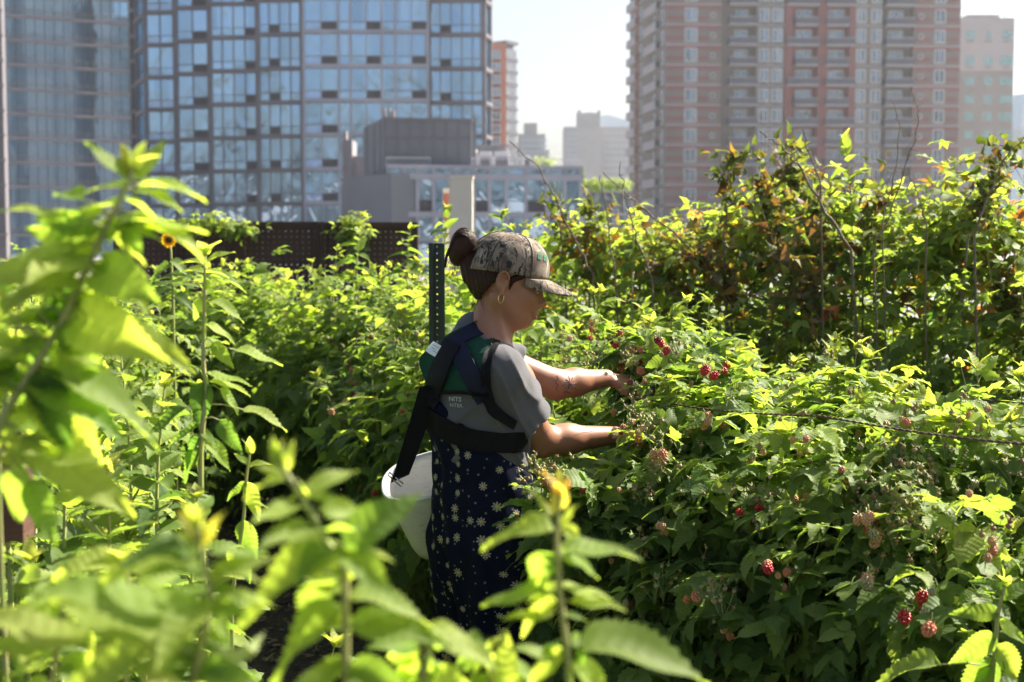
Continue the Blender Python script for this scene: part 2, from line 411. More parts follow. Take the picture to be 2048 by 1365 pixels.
# ---- low grey building with rooftop plant (px 690-1165)
def low_block():
    B = Bld('low_glass_block', W(960, HOR, 92), 'low grey glass block with a metal clad penthouse in front of the towers', 'building')
    Yb = 92
    O, a, n, L = facade(775, Yb - 2, 1163, Yb)
    zt = WZ(333, Yb)
    wall = MB(); wall.fbox(O, a, n, 0, L, 0, zt, -14, -.35); B.part(wall, 'wall', m_frame2)
    ledge = MB()
    for y0, y1, d in ((333, 340, .25), (350, 362, .2), (425, 436, .25), (476, 484, .2)):
        ledge.fbox(O, a, n, -.05, L + .05, WZ(y1, Yb), WZ(y0, Yb), -.3, d)
    edges = [775, 803, 834, 866, 905, 945, 977, 1010, 1050, 1092, 1128, 1163]
    for i, e in enumerate(edges):
        u = (e - 775) / (1163 - 775) * L; u = min(max(u, .1), L - .1)
        ledge.fbox(O, a, n, u - .11, u + .11, 0, zt, -.3, .15 if i % 2 else .1)
    B.part(ledge, 'frame', m_frame2)
    wins = []
    for i in range(len(edges) - 1):
        u0 = (edges[i] - 775) / 388 * L + .1; u1 = (edges[i+1] - 775) / 388 * L - .1
        for (ya, yb_) in ((340, 350), (362, 402), (404, 425), (436, 476), (486, 530)):
            mi = 1 if (ya == 404 and i in (2, 5, 8)) else 0
            wins.append(lambda mb, u0=u0, u1=u1, ya=ya, yb_=yb_, mi=mi: mb.fbox(O, a, n, u0, u1, WZ(yb_, Yb), WZ(ya, Yb), -.34, -.02, mi))
    B.emit(wins, 'window', [m_gl1, m_grille])
    # penthouse clad in metal (px 728-960, y 240-330) and its lower side wing (690-800)
    ph = MB()
    O1, a1, n1, L1 = facade(771, Yb - 1, 942, Yb - 1)
    ph.fbox(O1, a1, n1, 0, L1, 0, WZ(240, Yb - 1), -9, 0)
    O2, a2, n2, L2 = facade(728, Yb + 8, 770, Yb - .7)
    ph.fbox(O2, a2, n2, 0, L2, 0, WZ(247, Yb + 4), -6, 0)
    O3, a3, n3, L3 = facade(700, Yb + 3, 800, Yb - 2.4)
    ph.fbox(O3, a3, n3, 0, L3, 0, WZ(352, Yb), -8, .6)
    B.part(ph, 'penthouse', m_grey)
    seam = MB()
    for i in range(8):
        u = i / 7 * L1; seam.fbox(O1, a1, n1, u - .03, u + .03, zt, WZ(240, Yb - 1), -.02, .05)
    seam.fbox(O1, a1, n1, 0, L1, WZ(276, Yb-1) - .05, WZ(276, Yb-1), -.02, .06)
    seam.fbox(O1, a1, n1, -.1, L1 + .1, WZ(241, Yb-1), WZ(238, Yb-1), -9, .15)
    for u in (.2, .55, .85): seam.fbox(O2, a2, n2, L2 * u, L2 * u + .06, 0, WZ(247, Yb + 4), 0, .05)
    B.part(seam, 'cladding_seam', m_frame)
    # roof railing
    rl = MB()
    for i in range(0, 60):
        u = L * i / 59; z1 = WZ(318, Yb)
        rl.fbox(O, a, n, u - .02, u + .02, zt, z1, -.6, -.56)
    rl.fbox(O, a, n, 0, L, WZ(319, Yb), WZ(317, Yb), -.62, -.56); B.part(rl, 'railing', m_white)
    # rooftop plant: white air handlers, ducts
    def unit(p0, p1, y0, y1, nlouv, nm, lab, Yq=Yb + 3, mm=m_white):
        Ou, au, nu, Lu = facade(p0, Yq, p1, Yq)
        r = empty(nm, (W((p0 + p1) / 2, HOR, Yq).x, Yq, zt), lab, 'air handler', 'air handlers on the grey roof')
        z0, z1 = zt, WZ(y0, Yq); c = MB(); ch = (z1 - z0) * .25
        c.fbox(Ou, au, nu, 0, Lu, z0, z1 - ch, -2.2, 0); c.fbox(Ou, au, nu, Lu*.06, Lu*.94, z1 - ch, z1, -2.0, -.12)
        c.build('casing', mm, r)
        for k in range(nlouv):
            q = MB(); u0 = Lu * (k + .18) / nlouv; u1 = Lu * (k + .86) / nlouv
            q.fbox(Ou, au, nu, u0, u1, z0 + (z1 - z0) * .12, z0 + (z1 - z0) * .66, -.1, .05); q.build('louvre', m_grille, r)
        return r
    unit(835, 893, 307, 331, 1, 'air_handler', 'wide white air handler with one dark louvre beside the penthouse')
    unit(925, 955, 298, 331, 1, 'air_handler', 'white rounded air handler left of a row on the grey roof')
    unit(956, 985, 303, 331, 1, 'air_handler', 'white air handler second in the row on the grey roof')
    unit(986, 1020, 303, 331, 1, 'air_handler', 'white air handler third in the row on the grey roof')
    unit(1046, 1062, 310, 331, 1, 'air_handler', 'narrow white air handler last in the row on the grey roof')
    t = MB(); Ou, au, nu, Lu = facade(796, Yb + 2, 818, Yb + 2); t.fbox(Ou, au, nu, 0, Lu, zt, WZ(303, Yb + 2), -1, 0)
    t.fbox(Ou, au, nu, -.06, Lu + .06, WZ(305, Yb + 2), WZ(302, Yb + 2), -1.05, .06)
    tag(t.build('roof_cabinet', m_white), 'small white cabinet on the grey roof left of the air handlers', 'cabinet')
    t = MB(); Ou, au, nu, Lu = facade(895, Yb + 5, 1010, Yb + 5); t.fbox(Ou, au, nu, 0, Lu, zt, WZ(290, Yb + 5), -3, 0)
    for i in range(6): t.fbox(Ou, au, nu, Lu*i/6, Lu*i/6 + .08, zt, WZ(290, Yb+5), 0, .06)
    tag(t.build('plant_room', m_grey), 'flat grey metal plant room behind the white air handlers', 'plant room')
    # small chimney-like duct with cap left of penthouse, beige stair house
    t = MB(); Ou, au, nu, Lu = facade(686, 106, 706, 106); t.fbox(Ou, au, nu, 0, Lu, 0, WZ(280, 106), -3, 0)
    t.fbox(Ou, au, nu, Lu*.1, Lu*.4, WZ(280, 106), WZ(262, 106), -1, -.2)
    t.fbox(Ou, au, nu, Lu, Lu*2.6, 0, WZ(312, 106), -3, -.2)
    tag(t.build('stair_house', m_slab), 'narrow beige stair house with a vent pipe left of the penthouse', 'stair house')
    t = MB(); c_ = W(768, 240, Yb + 4)
    for dx in (0, .35, .62):
        t.tube([(c_.x + dx, c_.y, c_.z - .3), (c_.x + dx, c_.y, c_.z + (.75 if dx < .5 else .6))], .12, 8)
    tag(t.build('vent_pipes', m_beige), 'short beige vent pipes on the penthouse roof', 'vent pipes')
low_block()

# ---- slim orange brick tower (px 980-1035)
def orange_tower():
    Yt = 300
    B = Bld('brick_apartment_tower', W(1008, HOR, Yt), 'slim orange brick tower with a glazed balcony corner', 'tower block')
    O, a, n, L = facade(960, Yt, 1013, Yt); zt = WZ(86, Yt)
    O2, a2, n2, L2 = facade(1013, Yt, 1035, Yt + 3)
    wl = MB(); wl.fbox(O, a, n, 0, L, 0, zt, -10, 0); wl.fbox(O2, a2, n2, 0, L2, 0, zt, -6, -1.0, 1); B.part(wl, 'wall', [m_orange, m_frame])
    pr = MB(); pr.fbox(O2, a2, n2, -.1, L2 + .1, zt - .2, zt + .5, -6, .2)
    zf = WZ(300, Yt) - WZ(324.5, Yt); cor = []; wn = []
    nfl = int(zt / zf)
    for k in range(nfl):
        z = zt - 1.0 - (k + 1) * zf
        u0 = (985 - 960) / 53 * L; u1 = (1000 - 960) / 53 * L
        def mk(mb, z=z):
            mb.fbox(O, a, n, u0 - .15, u1 + .15, z + .25, z + 1.95, 0, .1, 1); mb.fbox(O, a, n, u0, u1, z + .4, z + 1.8, .05, .14, 0)
            mb.fbox(O, a, n, (u0+u1)/2 - .05, (u0+u1)/2 + .05, z + .4, z + 1.8, .1, .2, 1)
            mb.fbox(O, a, n, u0, u1, z - .4, z + .05, 0, .1, 2)
        wn.append(mk)
        def mk2(mb, z=z):
            mb.fbox(O2, a2, n2, .1, L2 - .05, z + .5, z + zf - .15, -1, -.1, 0)
            for q in range(4): mb.fbox(O2, a2, n2, L2*q/4 , L2*q/4 + .12, z + .5, z + zf - .15, -.1, .05, 1)
            mb.fbox(O2, a2, n2, 0, L2 + .1, z - .1, z + .45, -1, .15, 2)
        cor.append(mk2)
    B.part(pr, 'parapet', m_rail); B.emit(wn, 'window', [m_gl3, m_white, m_grille]); B.emit(cor, 'corner_glazing', [m_gl3, m_palew, m_rail])
orange_tower()

# ---- big banded brick tower (px 1255-1912)
def brick_tower():
    Yt = 208
    B = Bld('banded_brick_tower', W(1600, HOR, Yt), 'tall tan and rose banded brick tower with rows of balconies', 'tower block')
    O, a, n, L = facade(1330, Yt, 1912, Yt + 2.0)
    sc = L / (1912 - 1330)
    U = lambda px: (px - 1330) * sc
    zf = (39.4 / F) * Yt; z0 = WZ(250, Yt) - 0.0; ztop = 56
    zs = [z0 + k * zf for k in range(-12, 14) if -zf < z0 + k * zf < ztop - 2]
    tan = MB(); red = MB(); slabs = []; wins = []; bals = []; vents = []
    # wall sections (px0, px1, depth, kind)
    secs = [(1330, 1438, 0, 's'), (1438, 1452, -1.0, 't'), (1452, 1506, -1.2, 't'), (1506, 1563, 0, 't'), (1563, 1578, .25, 'r'), (1578, 1628, -.9, 'r'), (1628, 1648, .25, 'r'),
            (1648, 1690, -.9, 'r'), (1690, 1702, .25, 'r'), (1702, 1757, 0, 't'), (1757, 1818, -1.2, 't'), (1818, 1912, 0, 's')]
    for p0, p1, d, k in secs:
        (red if k == 'r' else tan).fbox(O, a, n, U(p0), U(p1), 0, ztop, -16, d)
    for z in zs:
        for p0, p1, d, k in secs:
            if k == 's':
                red.fbox(O, a, n, U(p0), U(p1) , z - .72, z - .12, -.1, .035)
                red.fbox(O, a, n, U(p0) + (0 if p0 < 1400 else .4), U(1365 if p0 < 1400 else 1852), z + .62, z + 1.2, -.1, .035)
                red.fbox(O, a, n, U(1392 if p0 < 1400 else 1886), U(p1 - (22 if p0 < 1400 else 0)) - .3, z + .62, z + 1.2, -.1, .035)
        slab = MB(); slabs.append(slab)
        slab.fbox(O, a, n, U(1330) - .1, U(1438), z - .12, z + .08, -.1, .1)
        slab.fbox(O, a, n, U(1506), U(1563), z - .12, z + .06, -.1, .1)
        slab.fbox(O, a, n, U(1702), U(1757), z - .12, z + .06, -.1, .1)
        slab.fbox(O, a, n, U(1818), U(1912) + .1, z - .12, z + .08, -.1, .1)
    B.part(tan, 'wall', m_tan); B.part(red, 'rose_band', m_red); [B.part(q_, 'string_course', m_palew) for q_ in slabs]
    def win(c, wpx, h0, h1, d, z):
        def mk(mb):
            u0, u1 = U(c - wpx / 2), U(c + wpx / 2)
            mb.fbox(O, a, n, u0 - .16, u1 + .16, z + h0 - .16, z + h1 + .14, d - .05, d + .10, 1)
            mb.fbox(O, a, n, u0, u1, z + h0, z + h1, d, d + .13, 0)
            mb.fbox(O, a, n, (u0+u1)/2 - .05, (u0+u1)/2 + .05, z + h0, z + h1, d + .1, d + .18, 1)
            if c in (1512 + 10, 1548, 1715, 1745): mb.fbox(O, a, n, u0 + .1, u1 - .1, z + .1, z + .42, d, d + .08, 2)
        return mk
    def bal(p0, p1, d, z, out=1.1):
        def mk(mb):
            u0, u1 = U(p0), U(p1)
            mb.fbox(O, a, n, u0, u1, z - .14, z + .06, d, out, 1)
            nb = max(6, int((u1 - u0) / .28))
            for q in range(nb + 1):
                u = u0 + (u1 - u0) * q / nb; mb.fbox(O, a, n, u - .07, u + .07, z + .06, z + .95, out - .06, out - .02, 0)
            mb.fbox(O, a, n, u0, u1, z + .12, z + .85, out - .10, out - .07, 2)
            mb.fbox(O, a, n, u0 - .03, u1 + .03, z + .95, z + 1.06, out - .1, out + .02, 1)
            mb.fbox(O, a, n, u0, u0 + .06, z + .06, z + .95, d, out - .1, 0); mb.fbox(O, a, n, u1 - .06, u1, z + .06, z + .95, d, out - .1, 0)
        return mk
    m_balback = mat('balcony_panel', (.16, .15, .19), .5)
    for i, z in enumerate(sorted(zs, key=lambda q: abs(q - 20))):
        k = round((z - z0) / zf)
        for c, wp, h0, h1, d in ((1378, 20, .55, 2.25, 0), (1478, 26, .1, 2.2, -1.2), (1522, 16, .55, 2.25, 0), (1548, 17, .55, 2.25, 0), (1603, 28, .1, 2.2, -.9), (1667, 28, .1, 2.2, -.9),
                                (1714, 15, .55, 2.25, 0), (1744, 16, .55, 2.25, 0), (1787, 26, .1, 2.2, -1.2), (1871, 17, .55, 2.25, 0)):
            wins.append(win(c, wp, h0, h1, d, z))
        wide = k % 2 == 0
        for p0, p1, d in ((1452, 1504, -1.2), ((1566, 1628, -.9) if wide else (1582, 1626, -.9)), ((1643, 1700, -.9) if wide else (1643, 1688, -.9)), (1761, 1816, -1.2)):
            bals.append(bal(p0, p1, d, z, 1.1 if d < -1 else .95))
        for c in (1421, 1833):
            def mk(mb, c=c, z=z):
                u = U(c); t = np.arange(14) * 2*np.pi/14
                P = [(O[0] + a[0]*(u + .33*math.cos(q)) + n[0]*.12, O[1] + a[1]*(u + .33*math.cos(q)) + n[1]*.12, z + 1.35 + .33*math.sin(q)) for q in list(t) + [0]]
                mb.tube(P, .09, 5); mb.fbox(O, a, n, u - .2, u + .2, z + 1.15, z + 1.55, -.1, .06, 1)
            vents.append(mk)
    B.emit(wins, 'window', [m_gl3, m_white, m_grille], 98); B.emit(bals, 'balcony', [m_rail, m_palew, m_balback], 98); B.emit(vents, 'round_vent', [m_white, m_grille], 60)
    # receding left flank with stacked balconies
    O2, a2, n2, L2 = facade(1257, Yt + 26, 1330, Yt)
    fl = MB(); fl.fbox(O2, a2, n2, 0, L2, 0, ztop, -10, -.05); B.part(fl, 'flank_wall', m_tan)
    fw = []; fb = []
    for z in zs:
        for q in (.12, .33, .70, .9):
            def mk(mb, z=z, q=q):
                u = L2 * q; mb.fbox(O2, a2, n2, u - .7, u + .7, z + .3, z + 2.3, -.1, .06, 1); mb.fbox(O2, a2, n2, u - .55, u + .55, z + .45, z + 2.15, 0, .1, 0)
            fw.append(mk)
        for q0, q1 in ((.0, .26), (.5, .82)):
            def mk(mb, z=z, q0=q0, q1=q1):
                mb.fbox(O2, a2, n2, L2*q0, L2*q1, z - .15, z + .1, 0, .6, 1); mb.fbox(O2, a2, n2, L2*q0, L2*q1, z + .1, z + 1.1, .5, .6, 1); mb.fbox(O2, a2, n2, L2*q1 - .1, L2*q1, z + .1, z + 1.1, 0, .5, 0)
            fb.append(mk)
    B.emit(fw, 'flank_window', [m_gl3, m_white], 60); B.emit(fb, 'flank_balcony', [m_rail, m_palew], 60)
    dp = MB(); dp.tube([(O2[0] + a2[0]*L2*.45 + n2[0]*1.2, O2[1] + a2[1]*L2*.45 + n2[1]*1.2, z) for z in (0, ztop)], .14, 8)
    B.part(dp, 'drainpipe', m_orange)
brick_tower()

def beige_tower():
    Yt = 250
    B = Bld('beige_block', W(1960, HOR, Yt), 'beige block with teal windows at the right of the brick tower', 'tower block')
    O, a, n, L = facade(1905, Yt, 2019, Yt); U = lambda px: (px - 1905) / 114 * L
    zt = WZ(36, Yt); zc = WZ(142, Yt)
    b1 = MB(); b1.fbox(O, a, n, 0, L, 0, zc, -14, 0); B.part(b1, 'wall', m_beige)
    b2 = MB(); b2.fbox(O, a, n, 0, L, zc, zt, -14, 0.01); b2.fbox(O, a, n, U(1925), U(1990), zt, zt + .6, -8, -.4); B.part(b2, 'upper_wall', m_palew)
    wn = []
    for r, y in enumerate((70, 122, 163, 199, 234, 270, 304, 338, 374, 408, 443)):
        for c in (1932, 1968, 2004):
            wp = 16 if c < 2000 or r == 0 else 24
            if r == 0 and c == 1968: wp = 7
            def mk(mb, y=y, c=c, wp=wp):
                z = WZ(y, Yt); mb.fbox(O, a, n, U(c - wp/2) - .1, U(c + wp/2) + .1, z - .8, z + .8, 0, .06, 1)
                mb.fbox(O, a, n, U(c - wp/2), U(c + wp/2), z - .7, z + .7, .02, .1, 0); mb.fbox(O, a, n, U(c) - .05, U(c) + .05, z - .7, z + .7, .05, .14, 1)
                mb.fbox(O, a, n, U(c - 7), U(c + 7), z - 1.3, z - .95, 0, .1, 2)
            wn.append(mk)
    B.emit(wn, 'window', [m_gl4, m_palew, m_beige])
    an = MB(); c = W(2008, 36, Yt - 2); an.tube([c, (c.x, c.y, c.z + 1.2)], .06, 6); an.tube([(c.x - .5, c.y, c.z + .8), (c.x + .3, c.y, c.z + 1.1)], .05, 6); B.part(an, 'antenna', m_rail)
beige_tower()

def distant():
    def blockset(name, lab, Y, rects, m, winrows=None, cat='building'):
        B = Bld(name, W((rects[0][0] + rects[0][1]) / 2, HOR, Y), lab, cat); b_ = MB()
        for i, (p0, p1, y) in enumerate(rects):
            O, a, n, L = facade(p0, Y + i*.7, p1, Y + i*.7); b_.fbox(O, a, n, 0, L, 0, WZ(y, Y), -20, 0)
        B.part(b_, 'wall', m)
        if winrows:
            p0, p1, y0, y1, nx, ny = winrows; O, a, n, L = facade(p0, Y - .5, p1, Y - .5); lst = []
            for i in range(nx):
                for j in range(ny):
                    def mk(mb, i=i, j=j):
                        u = L * (i + .25) / nx; zz = WZ(y0 + (y1 - y0) * (j + .5) / ny, Y); mb.fbox(O, a, n, u, u + L/nx*.5, zz - .6, zz + .6, -.2, .1)
                    lst.append(mk)
            B.emit(lst, 'window', m_farG, 90)
        return B
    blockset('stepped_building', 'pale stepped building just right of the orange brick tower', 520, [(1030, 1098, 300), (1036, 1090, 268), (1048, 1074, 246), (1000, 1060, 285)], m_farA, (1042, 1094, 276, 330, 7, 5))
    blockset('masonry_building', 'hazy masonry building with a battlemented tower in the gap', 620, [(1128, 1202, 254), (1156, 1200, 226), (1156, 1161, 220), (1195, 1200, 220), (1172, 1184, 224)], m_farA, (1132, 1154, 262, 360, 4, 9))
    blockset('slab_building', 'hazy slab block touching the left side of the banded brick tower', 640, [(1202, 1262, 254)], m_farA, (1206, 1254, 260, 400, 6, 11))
    # pale slanted-roof tower far away
    Y = 1100; b_ = MB(); P = [(1203, 232), (1216, 230), (1252, 240), (1260, 245), (1260, 500), (1203, 500)]
    fr = [tuple(W(x, y, Y)) for x, y in P]; bk = [(p[0], p[1] + 40, p[2]) for p in fr]; k = len(P)
    V = fr + bk; b_.add(V, [(0,1,2,3),(0,3,4,5)] + [(k, k+3, k+2, k+1), (k, k+5, k+4, k+3)] + [(i, i+k, (i+1) % k + k, (i+1) % k) for i in range(k)])
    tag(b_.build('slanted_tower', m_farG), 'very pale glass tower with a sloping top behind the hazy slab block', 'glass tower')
    # faceted glass tower at right edge
    Y = 420; ring = []; b_ = MB()
    prof = [(2022, 190), (2016, 260), (2020, 330), (2012, 400), (2015, 520)]
    V = []
    for i, (x, y) in enumerate(prof):
        z = max(0, WZ(y, Y)); s_ = 1.0 + .12 * (i % 2)
        A = W(x, HOR, Y); V += [(A.x, Y, z), (A.x + 1.6*s_, Y - 3*s_, z), (A.x + 9*s_, Y - 2, z), (A.x + 11, Y + 8, z), (A.x + 1, Y + 9, z)]
    fc = []
    for i in range(len(prof) - 1):
        for q in range(5): fc.append((i*5 + q, i*5 + (q+1) % 5, (i+1)*5 + (q+1) % 5)); fc.append((i*5 + q, (i+1)*5 + (q+1) % 5, (i+1)*5 + q))
    fc += [(0, 1, 2), (0, 2, 3), (0, 3, 4)]
    b_.add(V, fc)
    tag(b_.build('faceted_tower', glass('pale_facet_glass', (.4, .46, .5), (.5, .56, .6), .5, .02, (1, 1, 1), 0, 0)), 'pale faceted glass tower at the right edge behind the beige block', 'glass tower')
    # low modern building with planted roof right of the low block
    Y = 110
    B = Bld('terrace_building', W(1205, HOR, Y), 'low dark building with a planted roof terrace beside the brick tower', 'building')
    O, a, n, L = facade(1160, Y, 1262, Y)
    b_ = MB(); b_.fbox(O, a, n, 0, L, 0, WZ(385, Y), -8, -.5); B.part(b_, 'wall', m_grey)
    s_ = MB()
    for y0, y1 in ((377, 386), (425, 433), (470, 478)): s_.fbox(O, a, n, -.1, L, WZ(y1, Y), WZ(y0, Y), -8, .1)
    B.part(s_, 'roof_slab', m_frame2)
    lst = []
    for i in range(5):
        for y0, y1 in ((388, 424), (434, 468)):
            lst.append(lambda mb, i=i, y0=y0, y1=y1: mb.fbox(O, a, n, L*i/5 + .1, L*(i+1)/5 - .05, WZ(y1, Y), WZ(y0, Y), -.5, -.3))
    B.emit(lst, 'window', m_gl3)
    # block that closes the view behind the thicket, right of brick tower foot
distant()

# ================================================================== fence, posts
m_rust = noisy('corten_panel', (.040, .018, .016), (.070, .030, .026), 3, .75, bump=.2)
def perforated_panel(x0, x1, Yp, z0, z1, pitch, yaw0=0):
    b_ = MB(); h = pitch * .10
    n1 = max(1, round((x1 - x0) / pitch)); n2 = max(1, round((z1 - z0) / pitch))
    xs = x0 + (x1 - x0) * (np.arange(n1) + .5) / n1; zs = z0 + (z1 - z0) * (np.arange(n2) + .5) / n2
    px = (x1 - x0) / n1 / 2; pz = (z1 - z0) / n2 / 2
    Xc, Zc = np.meshgrid(xs, zs, indexing='ij'); Xc = Xc.ravel(); Zc = Zc.ravel()
    out = np.array([(-px, -pz), (px, -pz), (px, pz), (-px, pz)]); inn = np.array([(-h, -h), (h, -h), (h, h), (-h, h)])
    t = np.concatenate([out, inn, inn])
    V = np.zeros((len(Xc), 12, 3)); V[:, :, 0] = Xc[:, None] + t[None, :, 0]; V[:, :, 2] = Zc[:, None] + t[None, :, 1]; V[:, :, 1] = Yp; V[:, 8:, 1] = Yp + .012
    f = []
    for k in range(4): f += [(k, (k+1) % 4, (k+1) % 4 + 4, k + 4), (k + 4, (k+1) % 4 + 4, (k+1) % 4 + 8, k + 8)]
    f = np.array(f); Fq = (np.arange(len(Xc))[:, None, None] * 12 + f[None]).reshape(-1, 4)
    b_.add(V.reshape(-1, 3), Fq); return b_
def fence():
    Yp = 11.0
    r = empty('perforated_fence', (W(530, HOR, Yp).x, Yp, 0), 'dark brown perforated metal fence of joined panels behind the raspberries', 'fence')
    edges = [228, 352, 480, 640, 837]
    for i in range(4):
        x0, x1 = W(edges[i], HOR, Yp).x, W(edges[i+1], HOR, Yp).x
        top = WZ(446 if i else 447, Yp) + (0.0 if i < 3 else -.004)
        p = perforated_panel(x0 + .02, x1 - .02, Yp, .1, top, .043).build('panel', m_rust, r)
        fr = MB(); fr.box((x0 + .002, Yp - .03, 0), (x0 + .04, Yp + .03, top + .01)); fr.box((x1 - .04, Yp - .025, 0), (x1 - .002, Yp + .025, top + .01)); fr.box((x0 + .04, Yp - .02, top - .03), (x1 - .04, Yp + .02, top + .008))
        fr.build('panel_frame', m_rust, r)
fence()
# beige square column (px 900-946, y 356-)
Yc = 16.0
m_colm = noisy('beige_metal', (.80, .72, .60), (.86, .79, .67), 2, .55)
x0, x1 = W(903, HOR, Yc).x, W(945, HOR, Yc).x; zt = WZ(357, Yc)
b = MB(); b.box((x0, Yc, 0), (x1, Yc + .26, zt)); b.box((x0 - .03, Yc + .05, 0), (x0 - .002, Yc + .2, zt - .01)); b.box((x0 - .012, Yc - .012, zt), (x1 + .012, Yc + .27, zt + .03))
tag(b.build('square_column', m_colm), 'beige square metal column standing behind the woman\'s head', 'column')
b = MB(); xa, xb = W(886, HOR, Yc + .5).x, W(900, HOR, Yc + .5).x; zz = WZ(377, Yc + .5)
rr = empty('sign_panel', (xa, Yc + .5, 0), 'narrow pale panel with an orange face beside the beige column', 'panel')
b.box((xa, Yc + .5, 0), (xb, Yc + .56, zz)); b.build('board', m_colm, rr)
b = MB(); b.box((xa + .01, Yc + .49, WZ(440, Yc)), (xb - .012, Yc + .499, zz - .06)); b.build('orange_face', mat('faded_orange', (.5, .16, .09), .6), rr)

# green perforated U-channel post
m_green = noisy('green_paint', (.004, .015, .012), (.007, .022, .017), 12, .4)
def upost():
    Yp = 5.3; x0 = W(858, HOR, Yp).x; x1 = W(890, HOR, Yp).x; xc = (x0 + x1) / 2; wd = x1 - x0; zt = WZ(487, Yp)
    r = empty('channel_post', (xc, Yp, 0), 'dark green steel channel post punched with a line of holes', 'post')
    b_ = perforated_panel(xc - .0127, xc + .0127, Yp, .0, zt, .0254); b_.build('web', m_green, r)
    f = MB()
    f.box((xc - .0127 - .004, Yp - .022, 0), (xc - .0127, Yp + .003, zt)); f.box((xc + .0127, Yp - .022, 0), (xc + .0127 + .004, Yp + .003, zt))
    f.box((x0, Yp - .025, 0), (xc - .0167, Yp - .021, zt)); f.box((xc + .0167, Yp - .025, 0), (x1, Yp - .021, zt)); f.build('flange', m_green, r)
upost()
# rusty trellis wires
m_wire = noisy('rusty_wire', (.07, .035, .028), (.13, .06, .04), 60, .7, bump=.5, bscale=200)
def wire(pts, r, lab):
    P = []
    for i in range(len(pts) - 1):
        A, B_ = Vector(pts[i]), Vector(pts[i+1])
        for k in range(24):
            t = k / 24; p = A.lerp(B_, t); p.z -= .012 * math.sin(math.pi * t); P.append(p)
    P.append(Vector(pts[-1])); b_ = MB()
    # two strands twisted together
    for ph in (0, math.pi):
        Q = []; n = len(P) * 6
        for k in range(n):
            t = k / (n - 1) * (len(P) - 1); i = min(int(t), len(P) - 2); p = P[i].lerp(P[i+1], t - i); a = k * .9 + ph
            Q.append((p.x + math.cos(a) * r * .45, p.y + math.cos(a)*r*.3, p.z + math.sin(a) * r * .5))
        b_.tube(Q, r * .6, 5)
    tag(b_.build('trellis_wire', m_wire, smooth=True), lab, 'wire', 'trellis wires over the raspberries')
wire([W(1262, 793, 3.62), W(1640, 832, 3.02), W(2300, 905, 2.3)], .0026, 'rusty twisted wire crossing the right hand raspberries, lower and nearer one')
wire([W(1395, 735, 4.45), W(2300, 826, 3.1)], .0024, 'rusty twisted wire behind the right hand raspberries, upper and farther one')
wire([W(876, 700, 5.3), W(1395, 735, 4.45)], .0024, 'thin rusty wire from the green post hidden in leaves')

# wooden rail at the left edge
m_wood = mat('brown_wood', (.16, .065, .03), .7); g = G(m_wood)
oc = g.coord('Object'); n_ = g.noise(g.mapping(oc, (2, 2, 40)), 3, 4, .6, .4)
g.set(g.b, 'Base Color', g.mix(n_, (.055, .022, .011), (.11, .048, .025))); g.bump(n_, .3, .01)
r = empty('wooden_rail', (W(-60, HOR, 1.9).x, 1.9, 0), 'end of a brown wooden board at the left edge of the picture', 'board')
b = MB(); xr = W(33, HOR, 1.9).x; b.box((xr - .9, 1.9, WZ(1085, 1.9)), (xr, 1.945, WZ(852, 1.9))); b.build('board', m_wood, r)
b = MB(); b.box((xr - .40, 1.946, 0), (xr - .31, 2.03, WZ(800, 1.9))); b.build('post', m_wood, r)

# haze
hz = mat('haze'); g = G(hz); g.n.remove(g.b)
pv = g.node('VolumePrincipled', {'Color': (.85, .92, 1.0, 1), 'Density': .00026, 'Anisotropy': .35})
g.l.new(pv.outputs[0], g.out.inputs['Volume'])
b = MB(); b.box((-1400, -300, -1), (1400, 1300, 130)); o = b.build('haze', hz); tag(o, 'thin pale summer haze over the distant city', 'haze'); o['kind'] = 'stuff'
